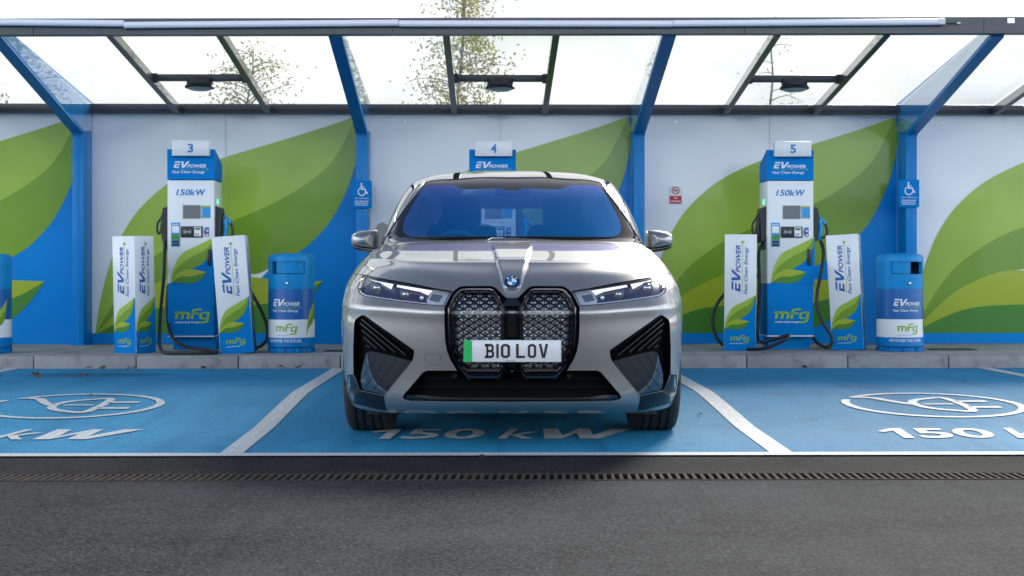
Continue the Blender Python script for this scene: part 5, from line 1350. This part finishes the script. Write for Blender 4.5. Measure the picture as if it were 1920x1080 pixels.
# windscreen
WG = bpy.data.materials.new('coated_windscreen'); WG.use_nodes = True; t = WG.node_tree; t.nodes.clear()
a = t.nodes.new('ShaderNodeOutputMaterial'); x_ = t.nodes.new('ShaderNodeMixShader'); tr = t.nodes.new('ShaderNodeBsdfTransparent'); gs = t.nodes.new('ShaderNodeBsdfGlossy'); lw = t.nodes.new('ShaderNodeLayerWeight'); rp_ = t.nodes.new('ShaderNodeValToRGB')
rp_.color_ramp.elements[0].position = .54; rp_.color_ramp.elements[0].color = (.0, .28, .66, 1); rp_.color_ramp.elements[1].position = .72; rp_.color_ramp.elements[1].color = (.22, .25, .68, 1)
lw.inputs[0].default_value = .5; t.links.new(lw.outputs['Facing'], rp_.inputs[0]); t.links.new(rp_.outputs[0], gs.inputs[0]); gs.inputs['Roughness'].default_value = .03
tr.inputs[0].default_value = (.48, .62, .80, 1); x_.inputs[0].default_value = .6
t.links.new(tr.outputs[0], x_.inputs[1]); t.links.new(gs.outputs[0], x_.inputs[2]); t.links.new(x_.outputs[0], a.inputs[0])
TG = bpy.data.materials.new('tinted_glass'); TG.use_nodes = True; t = TG.node_tree; t.nodes.clear()
a = t.nodes.new('ShaderNodeOutputMaterial'); x_ = t.nodes.new('ShaderNodeMixShader'); tr = t.nodes.new('ShaderNodeBsdfTransparent'); gs = t.nodes.new('ShaderNodeBsdfGlossy'); fr = thin_fresnel(t)
tr.inputs[0].default_value = (.96, .98, 1, 1); gs.inputs['Roughness'].default_value = .02
t.links.new(fr.outputs[0], x_.inputs[0]); t.links.new(tr.outputs[0], x_.inputs[1]); t.links.new(gs.outputs[0], x_.inputs[2]); t.links.new(x_.outputs[0], a.inputs[0])
DG = bpy.data.materials.new('dark_privacy_glass'); DG.use_nodes = True; t = DG.node_tree; b_ = t.nodes['Principled BSDF']; b_.inputs['Base Color'].default_value = (.008, .009, .011, 1); b_.inputs['Roughness'].default_value = .05; b_.inputs['Coat Weight'].default_value = 1
wsc = emit(SU, W2, ws_, WG, 'windscreen', car, CAR_O)[0]
# pillars: body colour outside, gloss black inside the line by the screen
blk = [t_ for t_ in pil if W2[list(t_)].mean(0)[0] < us]
grp = [t_ for t_ in pil if not W2[list(t_)].mean(0)[0] < us]
emit(SU, W2, grp, PAINT, 'roof_pillar_frame', car, CAR_O); emit(SU, W2, blk, BLACKG, 'windscreen_pillar_trim', car, CAR_O)
emit(SU, W2, sg1, DG, 'side_window', car, CAR_O, join=False); emit(SU, W2, sg2, DG, 'side_window', car, CAR_O, join=False)
emit(SU, W2, rg, TG, 'rear_window', car, CAR_O)
emit(SU, W2, roof, mat('roof_glass_black', (.02, .02, .022), .05, coat=1, coat_rough=.01, var=.02), 'glass_roof', car, CAR_O)
emit(SU, W2, frit, FRIT, 'glass_border', wsc, CAR_O)
# bright moulding along the pillar beside the glass
for s_ in (1, -1):
    mb = MB(); L_ = dens([(1126, 341.5), (1136, 357), (1157, 385), (1181, 419.5), (1201, 453.5)], 6, False); P_ = []
    for p in L_:
        q = PUp.uv_at(*p) or PUp.uv_at(p[0]-2, p[1]); v_ = SU.pos([q[0]], [q[1]])[0]+SU.nrm(np.array([q[0]]), np.array([q[1]]))[0]*.004; P_.append((v_[0]*s_, v_[1], v_[2]))
    mb.tube(P_, .0045, SATIN, 8); mb.build('pillar_moulding', car, CAR_O)
# wiper arm hint and cowl
mb = MB(); mb.add([W(-232, 455, 1.46), W(-130, 451.5, 1.21), W(0, 450.2, 1.165), W(130, 451.5, 1.21), W(232, 455, 1.46), (.8, NOSE+1.62, 1.12), (.4, NOSE+1.5, 1.12), (0, NOSE+1.45, 1.12), (-.4, NOSE+1.5, 1.12), (-.8, NOSE+1.62, 1.12)],
    [(0, 1, 8, 9), (1, 2, 7, 8), (2, 3, 6, 7), (3, 4, 5, 6)], DKTRIM); mb.build('cowl_panel', car, CAR_O)
mb = MB(); p1, p2, p3 = W(-22, 449, 1.19), W(-38, 446.5, 1.2), W(-4, 446, 1.2)
mb.tube([W(-45, 449.5, 1.17), p2, p3, W(-3, 450, 1.17)], .005, SATIN, 8); mb.build('wiper', car, CAR_O)

# ---- interior ---------------------------------------------------------------------
INT = mat('dark_interior', (.012, .014, .018), .8); SEAT = mat('dark_seat_leather', (.008, .009, .011), .8, spec=.2)
it = empty('cabin', (0, 0, 0)); it.parent = car
mb = MB(); mb.box((-.74, NOSE+1.75, .60), (.74, NOSE+4.5, .66), INT); mb.box((-.78, NOSE+1.50, .75), (.78, NOSE+1.95, 1.115), INT, bev=.03)
mb.box((-.35, NOSE+4.45, .66), (.35, NOSE+4.50, 1.1), INT); mb.build('cabin_floor_and_dash', it, CAR_O)
for o_ in list(bpy.data.objects):
    pass
def seat(x, y, hz=0.):
    mb = MB(); y += NOSE; mb.box((x-.25, y, .66), (x+.25, y+.5, .80), SEAT, bev=.05); mb.box((x-.25, y+.42, .75), (x+.25, y+.58, 1.30+hz), SEAT, bev=.06)
    mb.box((x-.14, y+.44, 1.28+hz), (x+.14, y+.54, 1.50+hz), SEAT, bev=.045); return mb.build('seat', it, CAR_O)
seat(-.36, 2.15, .02); seat(.36, 2.15, .02)
mb = MB(); mb.box((-.66, NOSE+3.2, .66), (.66, NOSE+3.7, .82), SEAT, bev=.05); mb.box((-.66, NOSE+3.62, .8), (.66, NOSE+3.78, 1.24), SEAT, bev=.05)
for x in (-.45, .45): mb.box((x-.14, NOSE+3.64, 1.2), (x+.14, NOSE+3.74, 1.42), SEAT, bev=.04)
mb.build('rear_bench', it, CAR_O)
mb = MB(); ring = [(-.37+.19*math.cos(R(a)), NOSE+1.98-.08*math.sin(R(a)), 1.08+.165*math.sin(R(a))) for a in range(0, 361, 12)]; mb.tube(ring, .012, mat('steering_wheel_rim', (.28, .31, .34), .4), 8, False)
mb.box((-.43, NOSE+1.96, 1.02), (-.31, NOSE+2.0, 1.10), INT, bev=.01); mb.build('steering_wheel', it, CAR_O)
# headlining, mirror and camera housing
mb = MB(); mb.box((-.05, NOSE+2.0, 1.515), (.05, NOSE+2.03, 1.57), BLACKP, bev=.01); mb.box((-.12, NOSE+2.05, 1.455), (.12, NOSE+2.07, 1.505), mat('mirror_back', (.4, .42, .45), .4), bev=.008); mb.build('interior_mirror', it, CAR_O)
mb = MB(); mb.box((-.115, NOSE+1.925, 1.50), (.115, NOSE+1.98, 1.545), mat('camera_housing', (.07, .075, .08), .5), bev=.012); mb.box((-.045, NOSE+1.90, 1.478), (.045, NOSE+1.96, 1.51), BLACKP, bev=.01); mb.build('camera_housing', it, CAR_O)

# ---- mirrors ------------------------------------------------------------------------
MO = [(1212.0, 440), (1213.5, 433.2), (1217.5, 430.4), (1233, 431.2), (1250, 434.2), (1258.5, 438.4), (1262.4, 442), (1262.8, 453), (1260, 461), (1250, 464.5), (1218, 469.5), (1213.5, 465)]
for s_ in (1, -1):
    mb = MB(); y0 = 1.86; c = (1237, 450); rings = [(.0, -.085), (.35, -.078), (.65, -.062), (.86, -.036), (.96, -.012), (1.0, .018), (1.0, .05), (.96, .075), (.90, .08)]
    O = cr(MO, 4, True); n = len(O); vs = []; fs = []
    for k_, yy in rings:
        for (px_, py_) in O:
            x, y, z = W(c[0]+(px_-c[0])*k_-961, c[1]+(py_-c[1])*k_, y0); vs.append((x*s_, y+yy, z))
    for r_ in range(len(rings)-1):
        for i in range(n): f_ = (r_*n+i, r_*n+(i+1) % n, (r_+1)*n+(i+1) % n, (r_+1)*n+i); fs.append(f_ if s_ > 0 else f_[::-1])
    mb.add(vs, fs, PAINT, True); md = mb.build('door_mirror', car, CAR_O)
    mb = MB(); B0 = [(1215, 468), (1238, 465.5), (1260, 461.5), (1258.5, 465.5), (1250, 469), (1225, 473.2), (1219, 473), ]
    fr3 = [W(px_-961, py_, y0-.05) for px_, py_ in B0]; mb.prism([(x*s_, y, z) for x, y, z in (fr3 if s_ > 0 else fr3[::-1])], BLACKG, (0, .12, 0))
    a_ = [W(px_-961, py_, y0-.02) for px_, py_ in [(1200, 466), (1216, 462), (1226, 472), (1205, 478)]]; mb.prism([(x*s_, y, z) for x, y, z in (a_ if s_ > 0 else a_[::-1])], BLACKG, (0, .07, 0)); mb.build('mirror_base', md)
    mb = MB(); ln = [W(px_-961, py_, y0-.054) for px_, py_ in [(1218, 468.4), (1242, 465.6), (1259.5, 461.6)]]; mb.tube([(x*s_, y, z) for x, y, z in ln], .0035, CHROME, 6); mb.build('mirror_trim', md)
    mb = MB(); q_ = [W((c[0]+(px_-c[0])*.88)-961, c[1]+(py_-c[1])*.88, y0) for px_, py_ in O]; mb.flat(([(i, 0) for i in range(n)], [tuple(range(n))]), lambda u, v: (q_[int(u)][0]*s_, q_[int(u)][1]+.079, q_[int(u)][2]), CHROME); mb.build('mirror_glass', md)

# ---- wheels ---------------------------------------------------------------------------
TYRE = mat('tyre_rubber', (.016, .016, .017), .75, var=.3, vs=20, bump=.15, bs=60)
for (ay, az) in AX:
    for s_ in (1, -1):
        w0 = .835; r0 = az-gz(NOSE+ay)+.004; wc = (w0*s_, NOSE+ay, az); e = empty('wheel', wc); e.parent = car; e.location = (wc[0]-CAR_O[0], wc[1]-CAR_O[1], wc[2]-CAR_O[2])
        mb = MB(); h = .137
        prof = [(.28, -h+.01), (.33, -h-.004), (.355, -h+.004), (r0-.006, -h+.022), (r0, -h+.04)]
        for g_ in (-.07, -.025, .025, .07): prof += [(r0, g_-.006), (r0-.009, g_-.005), (r0-.009, g_+.005), (r0, g_+.006)]
        prof += [(r0, h-.04), (r0-.006, h-.022), (.355, h-.004), (.33, h+.004), (.28, h-.01)]
        mb.lathe(prof, TYRE, 72, 'x'); mb.build('tyre', e)
        mb = MB(); mb.lathe([(.285, -.13), (.27, -.10), (.27, .10), (.285, .13)], DARKST, 60, 'x'); mb.lathe([(0, .075*s_), (.06, .078*s_), (.07, .05*s_)], SATIN, 30, 'x')
        for k_ in range(5):
            a_ = R(72*k_+18); mb.bar((.07*s_, .04*math.cos(a_), .04*math.sin(a_)), (.095*s_, .272*math.cos(a_), .272*math.sin(a_)), .07, .03, SATIN, (s_, 0, 0))
        mb.build('rim', e)
# arch linings, underbody and air deflectors
mb = MB()
for (ay, az) in AX:
    for s_ in (1, -1):
        vs = []; fs = []
        for k_ in range(25):
            a_ = R(-12+204*k_/24); yy, zz = NOSE+ay+ARCH*math.cos(a_), az+ARCH*math.sin(a_); vs += [(s_*.955, yy, zz), (s_*.60, yy, zz)]
        mb.add(vs, [(2*i, 2*i+1, 2*i+3, 2*i+2) for i in range(24)], DEEP)
mb.build('wheel_arch_lining', car, CAR_O)
mb = MB(); mb.box((-.58, NOSE+.35, .21), (.58, NOSE+4.7, .30), DEEP); mb.box((-.9, NOSE+1.35, .21), (.9, NOSE+3.45, .29), DEEP); mb.box((-.80, NOSE+.50, .225), (.80, NOSE+.60, .5), DEEP)
mb.build('underbody', car, CAR_O)
for s_ in (1, -1):
    mb = MB(); mb.prism([(s_*.60, NOSE+.50, .235), (s_*.84, NOSE+.50, .235), (s_*.82, NOSE+.50, .165), (s_*.64, NOSE+.50, .165)], DKTRIM, (0, .03, 0)); mb.build('air_deflector', car, CAR_O)

# ---- badge and number plate -------------------------------------------------------------
bp_ = hit(PLo, 961.2, 531.5); nv = SL.nrm(np.array([0.]), np.array([PLo.uv_at(961.2, 531.5)[1]]))[0]; nv = Vector(nv)
if nv.y > 0: nv = -nv
ux = Vector((1, 0, 0)); uz = nv.cross(ux)*-1
if uz.z < 0: uz = -uz
bc = Vector(bp_)-Vector((.0, 0, 0))
def bf(o): return lambda u, v: tuple(bc+ux*u+uz*v+nv*(.012+o))
rb = .0475
BW = mat('badge_white', (.75, .76, .78), .2, coat=1); BB = mat('badge_blue', (.01, .22, .55), .2, coat=1); BK = mat('badge_black', (.012, .014, .02), .2, coat=1)
mb = MB(); ring = [tuple(bc+(ux*math.cos(R(a))+uz*math.sin(R(a)))*rb+nv*(h)) for h in (-.01, .0135) for a in range(0, 360, 10)]
mb.add(ring, [(i, (i+1) % 36, 36+(i+1) % 36, 36+i) for i in range(36)], CHROME, True)
mb.flat(disc(0, 0, rb, 36, rb*.93), bf(.0015), mat('badge_blue_rim', (.01, .12, .40), .2, coat=1)); mb.flat(disc(0, 0, rb*.93, 36, rb*.86), bf(.002), CHROME)
mb.flat(disc(0, 0, rb*.86, 36, rb*.56), bf(.0015), BK); mb.flat(disc(0, 0, rb*.58, 36, rb*.53), bf(.0025), CHROME)
for k_ in range(4): mb.flat(disc(0, 0, rb*.53, 10, None, 90*k_, 90*k_+90), bf(.002), BW if k_ % 2 == 0 else BB)
for ch, an in (('B', 132), ('M', 90), ('W', 48)):
    g_ = fit(text(ch, .03), -.0062, -.005, .0062, .005); a_ = R(an); g_ = xf(g_, 1, 1, rb*.71*math.cos(a_), rb*.71*math.sin(a_), rot=a_-math.pi/2); mb.flat(g_, bf(.003), BW)
mb.build('roundel_badge', car, CAR_O)
pyc = NOSE-.035; sp = F/pyc
PX = lambda px: (px-961)/sp
PZ = lambda py: CH+(HZ-py)/sp
pr_ = empty('number_plate', (0, 0, 0)); pr_.parent = car
mb = MB(); x0, x1, z0, z1 = PX(870.2), PX(1053.5), PZ(679), PZ(637.5)
mb.box((x0, pyc, z0), (x1, pyc+.008, z1), mat('plate_reflective_white', (.66, .67, .69), .35, coat=.4, var=.02), bev=.003)
pfn = lambda o: (lambda u, v: (u, pyc-o, v))
PG = mat('plate_green', (.005, .42, .10), .4)
rc = .006; gx1 = PX(886)
mb.flat(rect(x0+.001, z0+.001, gx1, z1-.001), pfn(.0012), PG)
mb.flat(ribbon([(x0+.002, z0+.002), (x1-.002, z0+.002), (x1-.002, z1-.002), (x0+.002, z1-.002)], .0015, True), pfn(.0008), mat('plate_edge', (.4, .41, .42), .5))
BL = mat('plate_black', (.010, .010, .012), .4)
def ch(pts, w, closed=False): return ribbon(pts, w, closed)
sw = .14; Hh = .79; hw = .50/2
def g_B(): return join2([ch([(-.10, Hh-sw/2), (.34, Hh-sw/2), (.43, Hh-sw), (.43, Hh/2+sw*.8), (.36, Hh/2), (.05, Hh/2)], sw), ch([(.36, Hh/2), (.45, Hh/2-sw*.7), (.45, sw), (.36, sw/2), (-.10, sw/2)], sw), ch([(.07, Hh), (.07, 0)], sw)])
def g_1(): return ch([(.07, Hh), (.07, 0)], sw)
def g_0(): return ch([(.2, sw/2), (.33, sw/2), (.43, sw*1.1), (.43, Hh-sw*1.1), (.33, Hh-sw/2), (.17, Hh-sw/2), (.07, Hh-sw*1.1), (.07, sw*1.1), (.17, sw/2)], sw, True)
def g_L(): return ch([(.07, Hh), (.07, sw/2), (.46, sw/2)], sw)
def g_V(): return poly([(0, Hh), (sw*1.02, Hh), (.25, .22), (.5-sw*1.02, Hh), (.5, Hh), (.33, 0), (.17, 0)])
cz0, cz1 = PZ(671.5), PZ(644.8)
for g_, a_, b2 in ((g_B(), 909.8, 927.3), (g_1(), 931.5, 936), (g_0(), 940, 957.4), (g_L(), 968.5, 985.5), (g_0(), 990.5, 1006.5), (g_V(), 1011.2, 1029)):
    mb.flat(fit(g_, PX(a_), cz0, PX(b2), cz1), pfn(.0012), BL)
mb.flat(fit(text('Dick Lovett', .0), PX(950), PZ(677.2), PX(967), PZ(674.8)), pfn(.0012), BLACKI)
for px_, mm in ((878.8, PG), (1044.8, BW)): mb.lathe([(0, -.004), (.005, -.0035), (.0065, 0)], mm, 12, 'y', (PX(px_), pyc-.001, PZ(658)))
mb.build('plate', pr_, CAR_O)
mb = MB(); mb.box((x0+.05, pyc+.0082, z0+.02), (x1-.05, pyc+.06, z1-.02), DKTRIM); mb.build('plate_holder', pr_, CAR_O)
# open charge flap at the rear wing, seen above the left-hand mirror
mb = MB(); fy = 4.05; s3 = sc_(fy)
O = cr([(697, 455), (700, 437), (707, 424), (715, 417.5), (721, 418), (727, 423), (726, 440), (716, 462), (704, 470)], 5, True)
P_ = [((x-961)/s3, NOSE+fy, CH+(HZ-y)/s3) for x, y in O]; mb.prism(P_[::-1], mat('flap_grey', (.20, .20, .19), .4, coat=.3), (0, .02, 0)); mb.build('charge_flap', car, CAR_O)
mb = MB(); mb.box((-.98, NOSE+fy+.0, 1.02), (-.80, NOSE+fy+.03, 1.10), DKTRIM); mb.build('flap_hinge', car, CAR_O)

# ================================================================== forecourt behind the camera (seen in reflections)
BRK = mat('pale_cladding', (.42, .43, .44), .6, var=.1, vs=2); DGL = mat('dark_shop_glass', (.03, .035, .04), .08, coat=1)
r = empty('forecourt_shop', (6, -32, 0)); tag(r, 'long low pale shop building across the forecourt behind the camera', 'building')
mb = MB(); mb.box((-16, -8, -.05), (16, 0, 4.0), BRK); mb.build('wall', r)
for k in range(7):
    mb = MB(); x0 = -14.5+k*4.2; mb.box((x0, 0.01, .6), (x0+3.2, .08, 3.0), DGL); w = mb.build('window', r)
mb = MB(); mb.box((-16.6, -8.4, 4.0), (16.6, .9, 4.4), DARKST); mb.build('roof', r)
